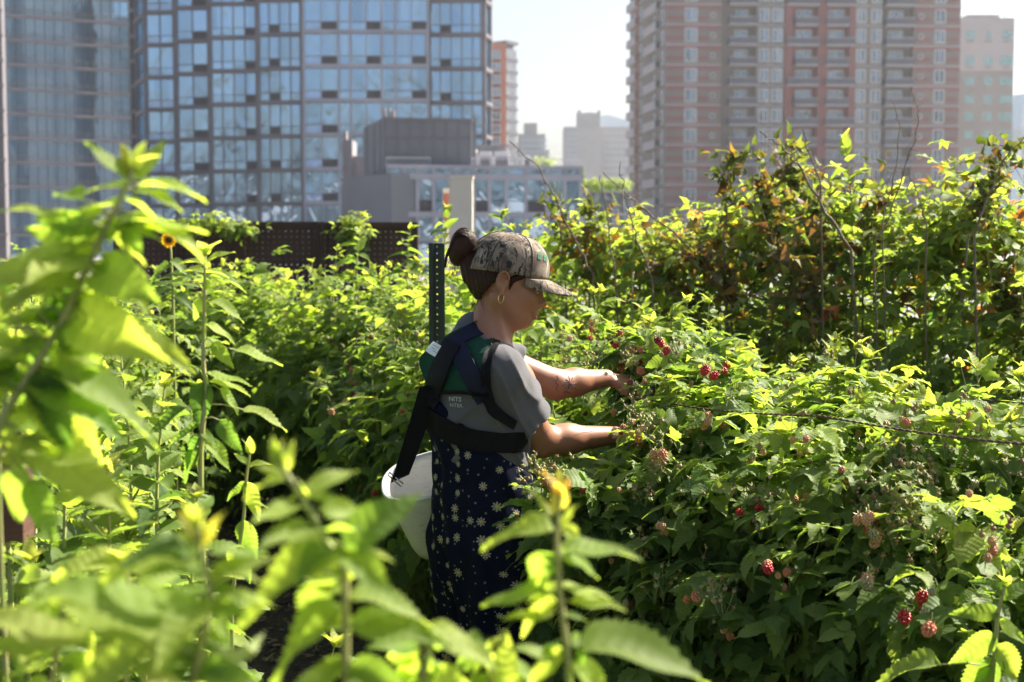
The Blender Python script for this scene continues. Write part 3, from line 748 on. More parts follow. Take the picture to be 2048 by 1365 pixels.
# ================================================================== foliage
def leaf_material(name, trans=.45, rough=.56, under=.35, tb=3.0):
    m = mat(name); g = G(m)
    ca = g.node('Attribute', attribute_name='col').outputs['Color']
    uv = g.node('UVMap', uv_map='UVMap'); sp = g.node('SeparateXYZ', {0: uv.outputs[0]})
    u, v = sp.outputs[0], sp.outputs[1]
    au = g.math('ABSOLUTE', u)
    # side veins run outward and forward; the blade puckers between them
    s = g.math('SINE', g.math('MULTIPLY', g.math('SUBTRACT', v, g.math('MULTIPLY', au, .42)), 52.0))
    vein = g.math('POWER', g.math('MULTIPLY', g.math('ADD', s, 1.0), .5), 7.0)
    mid = g.math('LESS_THAN', au, .022)
    vv = g.math('MAXIMUM', vein, mid)
    P = g.node('NewGeometry')
    mott = g.noise(P.outputs['Position'], 60, 3)
    top = g.mix(g.math('MULTIPLY', vv, .22), ca, g.mix(.5, ca, (.30, .38, .10)))
    top = g.mix(g.math('MULTIPLY', mott, .35), top, g.mix(1.0, top, (.55, .6, .5), 'MULTIPLY'))
    und = g.mix(under, ca, (.36, .42, .33))
    und = g.mix(g.math('MULTIPLY', vv, .4), und, (.42, .46, .34))
    c = g.mix(P.outputs['Backfacing'], top, und)
    b = g.b; g.set(b, 'Base Color', c); g.set(b, 'Roughness', rough); g.set(b, 'Specular IOR Level', .22)
    bmp = g.node('Bump', {'Height': g.math('SUBTRACT', g.math('MULTIPLY', s, -.5), g.math('MULTIPLY', mid, 1.2)), 'Strength': .35, 'Distance': .0012})
    g.set(b, 'Normal', bmp.outputs[0])
    tcol = g.mix(1.0, ca, (tb * 1.0, tb, tb * .42), 'MULTIPLY')
    tcol = g.mix(g.math('MULTIPLY', vv, .22), tcol, g.mix(1.0, tcol, (.45, .5, .4), 'MULTIPLY'))
    tr = g.node('BsdfTranslucent', {'Color': tcol, 'Normal': bmp.outputs[0]})
    mx = g.node('MixShader', {0: trans}); g.l.new(b.outputs[0], mx.inputs[1]); g.l.new(tr.outputs[0], mx.inputs[2])
    g.l.new(mx.outputs[0], g.out.inputs[0]); return m
m_leaf = leaf_material('raspberry_leaf')
m_leaf_dry = leaf_material('autumn_leaf', .45, .6, .15, 1.6)
m_leaf2 = leaf_material('young_cane_leaf', .52, .6, .15, 3.6)
m_stem = noisy('green_stem', (.26, .32, .08), (.34, .32, .12), 20, .6)
m_cane = noisy('dry_cane', (.13, .085, .055), (.24, .18, .125), 25, .8, bump=.4)

def leaflet(n, wide=.34, fold=.22, droop=.25, teeth=.12, wav=.03, seed=0, cols=2, base=.55):
    """serrated pointed leaflet along +y, unit length, quads. returns V, F, UV"""
    r = np.random.default_rng(seed)
    t = np.linspace(0, 1, n + 1)
    prof = np.sin(np.pi * np.clip(t, 0, 1) ** base) ** .85 * (1 - .12 * t)
    prof = np.maximum(prof * wide, .004)
    tooth = np.where(np.arange(n + 1) % 2 == 0, 1 - teeth, 1 + teeth * .4)
    shift = np.where(np.arange(n + 1) % 2 == 0, -.008, .025)
    fr = np.array([-1, -.5, 0, .5, 1]) if cols == 2 else np.array([-1, 0, 1])
    V = []; UV = []
    ph = r.uniform(0, 6.28, 2); tw = r.uniform(-.25, .25)
    for i in range(n + 1):
        for f in fr:
            x = f * prof[i] * (tooth[i] if abs(f) == 1 else 1)
            y = t[i] + (shift[i] if abs(f) == 1 else 0)
            z = fold * abs(x) - droop * t[i] ** 2 + wav * abs(f) * math.sin(t[i] * 9 + ph[0 if f < 0 else 1]) + tw * x * t[i]
            V.append((x, y, z)); UV.append((x, t[i]))
    k = len(fr); Fq = []
    for i in range(n):
        for j in range(k - 1): Fq.append((i*k + j, i*k + j + 1, (i+1)*k + j + 1, (i+1)*k + j))
    return np.array(V), np.array(Fq), np.array(UV)
def rotz(a): c, s = math.cos(a), math.sin(a); return np.array([[c, -s, 0], [s, c, 0], [0, 0, 1]])
def rotx(a): c, s = math.cos(a), math.sin(a); return np.array([[1, 0, 0], [0, c, -s], [0, s, c]])
def roty(a): c, s = math.cos(a), math.sin(a); return np.array([[c, 0, s], [0, 1, 0], [-s, 0, c]])
def join(parts):
    V = []; Fq = []; U = []; k = 0
    for v, f, u in parts: V.append(v); Fq.append(f + k); U.append(u); k += len(v)
    return np.concatenate(V), np.concatenate(Fq), np.concatenate(U)
def compound(n, seed, kind=3, cols=2, **kw):
    r = np.random.default_rng(seed); P = []
    def put(scale, ang, at, tilt, sd):
        v, f, u = leaflet(n, seed=sd, cols=cols, wide=r.uniform(.30, .37), fold=r.uniform(.1, .4), droop=r.uniform(.05, .5), wav=r.uniform(.02, .07), **kw)
        v = (v * scale) @ (rotz(ang) @ rotx(tilt)).T + np.array(at); P.append((v, f, u))
    ln = .38
    put(.66, r.uniform(-.15, .15), (0, ln, 0), r.uniform(-.25, .15), seed * 7 + 1)
    if kind >= 3:
        for s in (-1, 1): put(r.uniform(.46, .56), s * r.uniform(1.0, 1.35), (0, ln * .72, 0), r.uniform(-.35, .1), seed * 7 + 2 + s)
    if kind >= 5:
        for s in (-1, 1): put(r.uniform(.36, .42), s * r.uniform(1.5, 1.8), (0, ln * .66, -.01), r.uniform(-.3, 0), seed * 7 + 5 + s)
    # petiole as a thin folded strip
    w_ = .011; pv = []; 
    for t in np.linspace(0, 1, 4):
        z = .03 * math.sin(t * 3.14)
        pv += [(-w_, t * ln, z), (0, t * ln, z - w_), (w_, t * ln, z)]
    pf = []
    for i in range(3):
        for j in range(2): pf.append((i*3 + j, i*3 + j + 1, (i+1)*3 + j + 1, (i+1)*3 + j))
    P.append((np.array(pv), np.array(pf), np.tile([[.3, 0.0]], (len(pv), 1))))
    return join(P)
T_HI = [compound(18, 100 + i, 3) for i in range(6)]
T_MID = [compound(9, 200 + i, 3 if i % 3 else 5) for i in range(10)]
T_LOW = [compound(6, 300 + i, 3, cols=1) for i in range(8)]
T_ONE = [leaflet(16, seed=400 + i, wide=.30 + .02 * (i % 3), fold=.2 + .06*i, droop=.15 + .08 * i, cols=2) for i in range(6)]
T_SM = [leaflet(6, seed=500 + i, wide=.30, fold=.3, droop=.2 + .1*i, cols=1) for i in range(4)]
T_DRY = [leaflet(5, seed=600 + i, wide=.28 + .03*i, fold=.5, droop=.7, wav=.09, cols=1) for i in range(5)]

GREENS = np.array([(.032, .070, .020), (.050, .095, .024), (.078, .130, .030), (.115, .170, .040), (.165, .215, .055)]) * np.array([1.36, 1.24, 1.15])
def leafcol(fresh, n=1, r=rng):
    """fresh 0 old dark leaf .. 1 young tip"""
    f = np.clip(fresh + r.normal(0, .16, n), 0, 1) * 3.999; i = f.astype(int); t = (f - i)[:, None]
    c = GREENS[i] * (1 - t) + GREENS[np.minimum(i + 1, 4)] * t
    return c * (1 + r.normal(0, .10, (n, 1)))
class Leaves:
    def __init__(s): s.items = {}
    def put(s, T, tid, pos, d, up, scale, col):
        s.items.setdefault((T, tid), []).append((pos, d, up, scale, col))
    def flush(s, mb, mi=0):
        TT = {'HI': T_HI, 'MID': T_MID, 'LOW': T_LOW, 'ONE': T_ONE, 'SM': T_SM, 'DRY': T_DRY}
        for (T, tid), L in s.items.items():
            V, Fq, U = TT[T][tid]; n = len(L)
            pos = np.array([tuple(l[0]) for l in L]); d = np.array([tuple(l[1]) for l in L]); up = np.array([tuple(l[2]) for l in L])
            sc = np.array([l[3] for l in L]); col = np.array([l[4] for l in L])
            d /= np.linalg.norm(d, axis=1)[:, None] + 1e-9
            x = np.cross(d, up); x /= np.linalg.norm(x, axis=1)[:, None] + 1e-9; z = np.cross(x, d)
            R = np.stack([x, d, z], -1)
            VV = np.einsum('nij,vj->nvi', R, V) * sc[:, None, None] + pos[:, None]
            FF = (np.arange(n)[:, None, None] * len(V) + Fq[None])
            mb.add(VV.reshape(-1, 3), FF.reshape(-1, 4), mi, np.repeat(col, len(V), 0), np.tile(U, (n, 1)))
        s.items = {}

def shoot(LV, SB, base, tip, nl, size, T='MID', fresh=.75, bow=.05, r0=.003, apex=True, r=rng, dry=False, top=.35, lean=None):
    """a leafy shoot: stem from base to tip, leaves spiralling up, smaller to the tip"""
    base = np.array(tuple(base)); tip = np.array(tuple(tip)); ax = tip - base; L = np.linalg.norm(ax)
    side = np.cross(ax, r.normal(size=3)); side /= np.linalg.norm(side) + 1e-9
    ts = np.linspace(0, 1, 7); pts = [base + ax * t + side * bow * L * math.sin(math.pi * t) for t in ts]
    fresh = fresh - .12; SB.tube(pts, r0 * (1 - .65 * ts), 5, cap=False)
    at = lambda t: base + ax * t + side * bow * L * math.sin(math.pi * t)
    ang = r.uniform(0, 6.28); axn = ax / L
    nT = {'HI': 6, 'MID': 10, 'LOW': 8, 'ONE': 6, 'SM': 4, 'DRY': 5}
    for i in range(nl):
        t = .12 + .86 * (i + r.uniform(-.3, .3)) / nl; t = min(max(t, .05), .99)
        ang += 2.4 + r.normal(0, .35)
        h = np.array([math.cos(ang), math.sin(ang), 0.0])
        el = .15 + .75 * t ** 3 + r.normal(0, .22)
        d = h * math.cos(el) + np.array([0, 0, 1]) * math.sin(el)
        s_ = size * (1.15 - (1 - top) * t ** 1.6) * r.uniform(.8, 1.15)
        up = np.array([0, 0, 1.0]) * 1.2 + h * .3 + r.normal(0, .25, 3) - h * math.sin(el)
        LV.put(T, int(r.integers(nT[T])), at(t), d, up, s_, leafcol(fresh * (.55 + .6 * t), 1, r)[0])
    if apex:
        for i in range(6):
            a = r.uniform(0, 6.28); h = np.array([math.cos(a), math.sin(a), 0]); el = r.uniform(.7, 1.4)
            d = h * math.cos(el) + axn * math.sin(el); c = leafcol(1.0, 1, r)[0] * np.array([1.15, 1.05, 1.2])
            LV.put('SM' if T != 'ONE' and T != 'HI' else 'ONE', int(r.integers(4)), tip - axn * .01, d, -h + r.normal(0, .3, 3), size * r.uniform(.22, .42), c)

def clump(LV, c, rad, n, size, T='MID', fresh=.45, r=rng, low=.06, shell=.55, autumn=0.0, dirbias=None):
    c = np.array(c, float); rad = np.array(rad, float)
    nT = {'MID': 10, 'LOW': 8}[T]
    p = r.normal(size=(n, 3)); p /= np.linalg.norm(p, axis=1)[:, None]
    lump = 1 + .16 * np.sin(p[:, 0] * 5 + c[0] * 3) * np.sin(p[:, 2] * 6 + c[1]) + .12 * np.sin(p[:, 1] * 9 + c[2] * 5)
    q = (shell + (1 - shell) * r.random(n)) * lump
    P = c + p * rad * q[:, None]
    keep = P[:, 2] > low; P = P[keep]; p = p[keep]; q = q[keep]; m = len(P)
    yaw = np.arctan2(p[:, 1], p[:, 0]) + r.normal(0, .9, m); el = -.35 + .45 * p[:, 2] + r.normal(0, .35, m)
    D_ = np.stack([np.cos(yaw) * np.cos(el), np.sin(yaw) * np.cos(el), np.sin(el)], -1)
    U_ = np.array([0, 0, 1.0]) + p * .85 + r.normal(0, .28, (m, 3))
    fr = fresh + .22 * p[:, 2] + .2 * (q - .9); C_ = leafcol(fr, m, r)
    if autumn > 0:
        k = r.random(m) < autumn; AU = np.array([(.42, .20, .03), (.38, .10, .025), (.20, .07, .025), (.36, .28, .05), (.14, .075, .03)])
        C_[k] = AU[r.integers(0, 5, k.sum())] * r.uniform(.6, 1.2, (k.sum(), 1))
    S_ = size * r.uniform(.5, 1.22, m)
    tid = r.integers(0, nT, m)
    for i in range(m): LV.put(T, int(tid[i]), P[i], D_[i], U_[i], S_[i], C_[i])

def budball(mb, c, r, rn, col):
    """a small unripe fruit or spent bud with its spiky calyx"""
    c = np.array(tuple(c)); n = 6
    a = np.arange(n) * 2 * np.pi / n
    rings = [(0, .1), (.55, .8), (1.0, 1.0), (1.5, .75), (1.9, .1)]
    V = []
    for z, q in rings: V += [(c[0] + math.cos(t) * r * q * rn.uniform(.85, 1.15), c[1] + math.sin(t) * r * q * rn.uniform(.85, 1.15), c[2] + (z - 1) * r) for t in a]
    Fq = [(i*n + j, i*n + (j+1) % n, (i+1)*n + (j+1) % n, (i+1)*n + j) for i in range(4) for j in range(n)]
    mb.add(V, Fq, 0, col)
    for j in range(5):
        t = j * 1.257 + rn.uniform(0, 1); d = np.array([math.cos(t), math.sin(t), rn.uniform(-.2, .9)]); s = np.array([-math.sin(t), math.cos(t), 0]) * r * .35
        b0 = c + np.array([0, 0, r * .8])
        mb.add([b0 + s, b0 - s, b0 + d * r * 1.9 - s * .1, b0 + d * r * 1.9 + s * .1], [(0, 1, 2, 3)], 0, np.array(col) * np.array([.8, 1.15, .7]))
m_bud = mat('bud'); g = G(m_bud); g.set(g.b, 'Base Color', g.node('Attribute', attribute_name='col').outputs['Color']); g.set(g.b, 'Roughness', .75)
g.set(g.b, 'Subsurface Weight', .15); g.set(g.b, 'Subsurface Radius', (.01, .006, .003))

ROWD = np.array([-.64, .77, 0]); ROWN = np.array([.77, .64, 0])
def hedge(name, label, line, t0, t1, step, hfun, hw, n, size, T, fresh, shoots, autumn=0, seed=1, group='rows of raspberry plants', shell=.5, sz_shoot=.1, skip=None, shoot_h=(.10, .28), nstem=60, skirt=None):
    r = np.random.default_rng(seed); LV = Leaves(); SB = MB()
    if isinstance(line[0], (int, float)): line = [(line[0] + ROWD[0] * q, line[1] + ROWD[1] * q) for q in (0, 1)]; ext = True
    else: ext = False
    LP = np.array(line, float); sg = np.linalg.norm(np.diff(LP, axis=0), axis=1); cu = np.concatenate([[0], np.cumsum(sg)])
    def at(t):
        if ext: return np.array([LP[0][0] + ROWD[0] * t, LP[0][1] + ROWD[1] * t, 0.0])
        return np.array([np.interp(t, cu, LP[:, 0]), np.interp(t, cu, LP[:, 1]), 0.0])
    if not ext: t0, t1 = 0.0, cu[-1]
    c0 = at((t0 + t1) / 2 if not ext else 0)
    root = empty(name, tuple(c0), label, 'raspberry row', group)
    t = t0
    while t <= t1:
        h = hfun(t); base = at(t)
        if h > .15:
            for k in range(3):
                off = ROWN * r.uniform(-.35, .35) * hw; hh = h * r.uniform(.88, 1.06)
                zc = hh * r.uniform(.50, .58)
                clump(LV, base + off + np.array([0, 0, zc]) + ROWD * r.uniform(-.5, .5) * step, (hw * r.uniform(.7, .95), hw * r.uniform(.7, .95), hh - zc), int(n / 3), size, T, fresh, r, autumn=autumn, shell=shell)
            if skirt and t < skirt:
                for off_, top_ in ((.36, 1.20), (.60, 1.04), (.84, .86)):
                    for _k in range(2):
                        ps = base - ROWN * (off_ + r.uniform(-.05, .05)) + ROWD * r.uniform(-.5, .5) * step; tz = top_ * r.uniform(.92, 1.05); rz_ = .24
                        clump(LV, ps + np.array([0, 0, tz - rz_]), (.20, .20, rz_), 85, size, T, fresh + .12, r, shell=.35)
                    for _k in range(2):
                        ps = base - ROWN * (off_ + r.uniform(-.1, .1)) + ROWD * r.uniform(-.5, .5) * step + np.array([0, 0, top_ * .85]); shoot(LV, SB, ps, ps + np.array([r.normal(-.05, .07), r.normal(-.05, .07), r.uniform(.18, .32)]), 7, sz_shoot, T, .8, r=r)
            for k in range(shoots):
                off = ROWN * r.uniform(-.85, .85) * hw + ROWD * r.uniform(-.5, .5) * step; q = 1 - (np.dot(off, ROWN) / hw) ** 2 * .45
                b0 = base + off + np.array([0, 0, h * q * .82]); ln = r.uniform(*shoot_h)
                tip = b0 + np.array([r.normal(0, .06), r.normal(0, .06), ln + .12])
                if skip is None or not skip(b0, tip): shoot(LV, SB, b0, tip, int(r.integers(5, 9)), sz_shoot * r.uniform(.8, 1.2), T, .8, r=r, r0=.0028)
        t += step
    for k in range(nstem):
        tt = r.uniform(t0, t1); h = hfun(tt) * .9
        if h < .2: continue
        b0 = at(tt) + ROWN * r.uniform(-.5, .5) * hw; e = b0 + np.array([r.normal(0, .12), r.normal(0, .12), h]); m_ = (b0 + e) / 2 + r.normal(0, .04, 3)
        SB.tube([b0, m_, e], [.005, .004, .002], 5, cap=False)
    mb = MB(); LV.flush(mb)
    fo = mb.build('foliage', m_leaf, root, smooth=True)
    SB.build('canes', m_stem, root, smooth=True)
    return root, fo
def sm(a, b, x): t = min(max((x - a) / (b - a), 0), 1); return t * t * (3 - 2 * t)

# main row: from the lower right, past the woman, to the far left
def h1(t):
    return 1.22 + .16 * sm(.8, 2.2, t) + .04 * math.sin(t * 5) + .10 * sm(3.4, 5, t)
row1, fol1 = hedge('raspberry_row', 'sunlit raspberry row the woman is picking from, crossing from lower right to behind her', [(2.25, 2.33), (.56, 4.36), (.20, 5.05), (-.25, 6.3), (-.75, 7.7), (-2.1, 9.0)], 0, 0, .30, h1, .56, 500, .15, 'MID', .5, 6, seed=11, sz_shoot=.125, skirt=1.75)
SK = True
# near row on the left of the path; dips low in front of the woman
row2, fol2 = hedge('raspberry_row', 'near raspberry row filling the lower left corner, left of the dark path', [(.0, 1.2), (-.55, 2.1), (-.95, 2.8), (-1.3, 3.5), (-1.9, 5.0), (-2.8, 7.2)], 0, 0, .28, lambda t: .46 + .66 * sm(.9, 1.75, t) + .32 * sm(1.8, 2.5, t) + .03 * math.sin(t * 7), .40, 480, .14, 'MID', .72, 6, seed=12, sz_shoot=.12)
# overgrown row behind on the right
def h3(t): return 1.84 - .20 * sm(2.0, 3.2, t) + .10 * math.sin(t * 2.1 + 1) + .06 * math.sin(t * 5)
row3, fol3 = hedge('raspberry_row', 'tall overgrown row with browning leaves behind the right side', (2.05, 5.65), -2.6, 3.7, .32, h3, .62, 640, .10, 'LOW', .62, 11, seed=13, autumn=.13, sz_shoot=.12)
# farther row at the left
row4, fol4 = hedge('raspberry_row', 'distant raspberry row at the far left below the fence', [(-1.85, 6.3), (-2.5, 7.8), (-3.3, 9.6)], 0, 0, .40, lambda t: 1.50 + .06 * math.sin(t * 4), .55, 420, .11, 'LOW', .55, 5, seed=14)
# row behind the green post, right up to the fence
row5, fol5 = hedge('raspberry_row', 'far raspberry row in front of the brown fence and behind the green post', (.55, 8.0), -3.2, 3.4, .40, lambda t: 1.58 - .30 * sm(1.1, 1.9, t) + .08 * math.sin(t * 4), .6, 480, .11, 'LOW', .55, 5, seed=15)
# farther rows closing the view to the right
row6, fol6 = hedge('raspberry_row', 'last green row seen over the overgrown thicket at the right', (4.2, 8.2), -3.5, 5.0, .5, lambda t: 1.60 + .08 * math.sin(t * 3), .7, 420, .12, 'LOW', .6, 5, seed=16)
# ================================================================== signed distance bodies
class SDF:
    def __init__(s, lo, hi, h):
        s.lo = np.array(lo, float); s.h = h; s.n = np.ceil((np.array(hi) - s.lo) / h).astype(int) + 1
        s.d = np.full(s.n, 1.0, np.float32)
    def region(s, lo, hi):
        i0 = np.clip(np.floor((np.array(lo) - s.lo) / s.h).astype(int), 0, s.n - 1); i1 = np.clip(np.ceil((np.array(hi) - s.lo) / s.h).astype(int) + 1, 1, s.n)
        ax = [s.lo[k] + np.arange(i0[k], i1[k]) * s.h for k in range(3)]
        P = np.stack(np.meshgrid(*ax, indexing='ij'), -1)
        return tuple(slice(a, b) for a, b in zip(i0, i1)), P
    def op(s, fn, lo, hi, k=0.0, mode='add'):
        pad = max(k, s.h * 3) + s.h * 2
        sl, P = s.region(np.array(lo) - pad, np.array(hi) + pad)
        if 0 in P.shape: return s
        b = fn(P).astype(np.float32); a = s.d[sl]
        if mode == 'add':
            if k > 0: hh = np.clip(.5 + .5 * (b - a) / k, 0, 1); s.d[sl] = b * (1 - hh) + a * hh - k * hh * (1 - hh)
            else: s.d[sl] = np.minimum(a, b)
        else:
            b = -b
            if k > 0: hh = np.clip(.5 - .5 * (b - a) / k, 0, 1); s.d[sl] = b * (1 - hh) + a * hh + k * hh * (1 - hh)
            else: s.d[sl] = np.maximum(a, b)
        return s
    def cap(s, a, b, ra, rb, k=.01, mode='add', flat=None):
        a = np.array(tuple(a), float); b = np.array(tuple(b), float); ab = b - a; L2 = ab @ ab
        def fn(P):
            t = np.clip(((P - a) @ ab) / L2, 0, 1); q = P - a - t[..., None] * ab
            if flat is not None:          # squash along an axis
                f, amt = flat; f = np.array(tuple(f)); q = q + f * ((q @ f) * (1 / amt - 1))[..., None]
            return np.linalg.norm(q, axis=-1) - (ra + (rb - ra) * t)
        r = max(ra, rb)
        return s.op(fn, np.minimum(a, b) - r, np.maximum(a, b) + r, k, mode)
    def ell(s, c, rad, R=None, k=.01, mode='add'):
        c = np.array(tuple(c), float); rad = np.array(rad, float); R = np.eye(3) if R is None else np.array(R)
        def fn(P):
            q = (P - c) @ R; k0 = np.linalg.norm(q / rad, axis=-1); k1 = np.linalg.norm(q / rad ** 2, axis=-1) + 1e-9
            return k0 * (k0 - 1) / k1
        r = max(rad); return s.op(fn, c - r, c + r, k, mode)
    def allf(s, fn):
        sl, P = s.region(s.lo, s.lo + s.n * s.h); s.d = fn(P, s.d).astype(np.float32); return s
    def mesh(s):
        d = s.d; d = np.pad(d, 1, constant_values=1.0); ins = d < 0
        c = np.zeros(tuple(np.array(d.shape) - 1), np.int8)
        for i in (0, 1):
            for j in (0, 1):
                for k in (0, 1): c += ins[i:i + c.shape[0], j:j + c.shape[1], k:k + c.shape[2]]
        act = (c > 0) & (c < 8); I = np.argwhere(act); vid = -np.ones(c.shape, np.int64); vid[act] = np.arange(len(I))
        acc = np.zeros((len(I), 3)); cnt = np.zeros(len(I))
        cor = [(i, j, k) for i in (0, 1) for j in (0, 1) for k in (0, 1)]
        for a in cor:
            for ax in range(3):
                if a[ax] == 0:
                    b = list(a); b[ax] = 1; A = I + np.array(a); B = I + np.array(b)
                    da = d[A[:, 0], A[:, 1], A[:, 2]]; db = d[B[:, 0], B[:, 1], B[:, 2]]
                    m = (da < 0) != (db < 0); t = np.where(m, da / np.where(m, da - db, 1), 0)
                    p = np.array(a)[None] + t[:, None] * (np.array(b) - np.array(a))[None]
                    acc += np.where(m[:, None], p, 0); cnt += m
        V = (I + acc / cnt[:, None] - 1) * s.h + s.lo
        Q = []
        for ax in range(3):
            sl0 = [slice(None)] * 3; sl1 = [slice(None)] * 3; sl0[ax] = slice(0, -1); sl1[ax] = slice(1, None)
            e = ins[tuple(sl0)] != ins[tuple(sl1)]; E = np.argwhere(e)
            u, v = [(1, 2), (2, 0), (0, 1)][ax]
            E = E[(E[:, u] > 0) & (E[:, v] > 0) & (E[:, u] < c.shape[u]) & (E[:, v] < c.shape[v])]
            def gid(du, dv):
                X = E.copy(); X[:, u] -= du; X[:, v] -= dv; return vid[X[:, 0], X[:, 1], X[:, 2]]
            q = np.stack([gid(1, 1), gid(0, 1), gid(0, 0), gid(1, 0)], -1)
            fl = ins[E[:, 0], E[:, 1], E[:, 2]]; q[~fl] = q[~fl][:, ::-1]; Q.append(q)
        return V, np.concatenate(Q)
def relax(V, Q, it=2, lam=.5):
    n = len(V); E = np.concatenate([Q[:, [0, 1]], Q[:, [1, 2]], Q[:, [2, 3]], Q[:, [3, 0]]])
    for _ in range(it):
        acc = np.zeros_like(V); cnt = np.zeros(n)
        for a, b in ((0, 1), (1, 0)):
            np.add.at(acc, E[:, a], V[E[:, b]]); np.add.at(cnt, E[:, a], 1)
        V = V + lam * (acc / np.maximum(cnt, 1)[:, None] - V)
    return V
def sdf_obj(s, name, m, parent=None, it=2, uv=None, label=None):
    V, Q = s.mesh(); V = relax(V, Q, it)
    mb = MB(); mb.add(V, Q, 0, None, uv(V) if uv is not None else None)
    return mb.build(name, m, parent, smooth=True, label=label)
def bvh_of(*objs):
    V = []; P = []
    for o in objs:
        k = len(V); me = o.data; V += [v.co.copy() for v in me.vertices]; P += [tuple(i + k for i in p.vertices) for p in me.polygons]
    return BVHTree.FromPolygons(V, P)
CAMV = Vector((0, 0, CAMZ))
def hit(bv, x, y, off=0.0, lo=3.0, last=None):
    d = ray(x, y).normalized(); p, nrm, i, dist = bv.ray_cast(CAMV, d)
    if p is None: return None
    if nrm.dot(d) > 0: nrm = -nrm
    return p + (nrm * .6 - d * .4).normalized() * off, nrm
def fabric(name, c, c2=None, rough=.85, scale=900, bump=.25, sheen=.2):
    m = mat(name, c, rough); g = G(m); P = g.coord('Object'); n = g.noise(P, 14, 3)
    g.set(g.b, 'Base Color', g.mix(g.math('MULTIPLY', n, .7), c, c2 or tuple(x * .7 for x in c)))
    g.bump(g.math('ADD', g.noise(P, scale, 2), g.math('MULTIPLY', g.noise(P, 22, 3), 3.0)), bump, .004)
    g.set(g.b, 'Sheen Weight', sheen if max(c) > .1 else 0.0); g.set(g.b, 'Specular IOR Level', .12); return m

# ================================================================== the woman
D0 = 3.55
YAW = math.radians(30)
f_ = np.array([math.cos(YAW), math.sin(YAW), 0]); l_ = np.array([-math.sin(YAW), math.cos(YAW), 0]); u_ = np.array([0, 0, 1.0])
RB = np.stack([f_, l_, u_], 1)
P3 = lambda x, y, Y: np.array(tuple(W(x, y, Y)))
person = empty('person', (P3(975, HOR, D0)[0], D0, 0), 'woman in camouflage cap and floral overalls picking raspberries', 'person')
# head frame
HY, HPI = math.radians(3), math.radians(14)
hf = np.array([math.cos(HY) * math.cos(HPI), math.sin(HY) * math.cos(HPI), -math.sin(HPI)]); hl = np.array([-math.sin(HY), math.cos(HY), 0]); hu = np.cross(hf, hl)
RH = np.stack([hf, hl, hu], 1)
HC = P3(1012, 553, D0 + .02)
H = lambda x, y, z: HC + (hf * x + hl * y + hu * z) / 1000.0
# joints
C7 = P3(962, 655, D0)
shR = P3(1000, 744, D0 - .125); shL = P3(962, 712, D0 + .17)
elR = P3(1083, 883, D0 + .00); wrR = P3(1222, 872, D0 + .10)
elL = P3(1112, 770, D0 + .22); wrL = P3(1212, 757, D0 + .33)
chest = P3(957, 752, D0); waist = P3(965, 905, D0); hip = P3(976, 1050, D0)
hipz = hip[2]
B = SDF(P3(820, 1830, D0 + .0) - np.array([.05, .42, 0]), P3(1290, 440, D0 + .0) + np.array([.12, .62, .02]), .0036)
# torso
B.ell(chest - u_ * .045, (.100, .135, .145), RB, 0); B.ell(waist, (.085, .120, .20), RB, .06); B.ell(hip, (.105, .150, .17), RB, .06)
B.ell(chest + f_ * .055 + u_ * -.02 + l_ * -.06, (.07, .06, .065), RB, .03); B.ell(chest + f_ * .055 + u_ * -.02 + l_ * .06, (.07, .06, .065), RB, .03)
# legs
kneeR = hip + np.array([0, 0, -.50]) - l_ * .075 + f_ * .02; kneeL = hip + np.array([0, 0, -.50]) + l_ * .085 + f_ * .05
ankR = np.array([kneeR[0], kneeR[1], .10]) - f_ * .02; ankL = np.array([kneeL[0], kneeL[1], .10]) - f_ * .02
for kn, an, s_ in ((kneeR, ankR, -1), (kneeL, ankL, 1)):
    B.cap(hip + l_ * s_ * .075 - u_ * .05, kn, .085, .055, .04); B.cap(kn, an, .054, .036, .02); B.cap(an - u_ * .02 - f_ * .04, an - u_ * .06 + f_ * .13, .036, .03, .02)
# shoulders, neck
B.cap(shR, shL, .048, .046, .06); B.cap(P3(972, 690, D0), P3(996, 600, D0 + .02), .055, .047, .03)
B.cap(P3(985, 680, D0), P3(1010, 630, D0 + .02), .040, .036, .02)
B.cap(H(-22, -58, -52), P3(1006, 690, D0 - .035), .008, .006, .012)      # neck tendon
# arms
B.cap(shR, elR, .047, .038, .03); B.cap(elR, elR + (wrR - elR) * .38, .038, .0375, .02); B.cap(elR + (wrR - elR) * .35, wrR, .0365, .0245, .02)
B.cap(shL, elL, .048, .039, .03); B.cap(elL, elL + (wrL - elL) * .38, .037, .0365, .02); B.cap(elL + (wrL - elL) * .35, wrL, .0355, .0245, .02)
# head
B.ell(H(-10, 0, 14), (.086, .070, .082), RH, 0); B.ell(H(18, 0, -18), (.073, .065, .082), RH, .03)
B.ell(H(40, 0, -62), (.046, .052, .052), RH, .025)                # jaw
B.ell(H(72, 0, -98), (.019, .022, .018), RH, .022)                # chin
B.cap(H(0, -56, -58), H(58, -26, -100), .013, .012, .03); B.cap(H(0, 56, -58), H(58, 26, -100), .013, .012, .03)
B.ell(H(55, -34, -38), (.028, .024, .026), RH, .02); B.ell(H(55, 34, -38), (.028, .024, .026), RH, .02)   # cheekbones
B.ell(H(70, 0, 8), (.020, .045, .020), RH, .02)                   # brow
B.cap(H(84, 0, -10), H(103, 0, -44), .008, .0105, .014)           # nose bridge
B.ell(H(106, 0, -46), (.0115, .010, .0095), RH, .006); B.ell(H(97, -12, -50), (.010, .007, .0075), RH, .006); B.ell(H(97, 12, -50), (.010, .007, .0075), RH, .006)
B.ell(H(98, -7, -57), (.005, .0035, .004), RH, .003, 'sub'); B.ell(H(98, 7, -57), (.005, .0035, .004), RH, .003, 'sub')
B.ell(H(83, 0, -66), (.016, .024, .018), RH, .012)                # muzzle
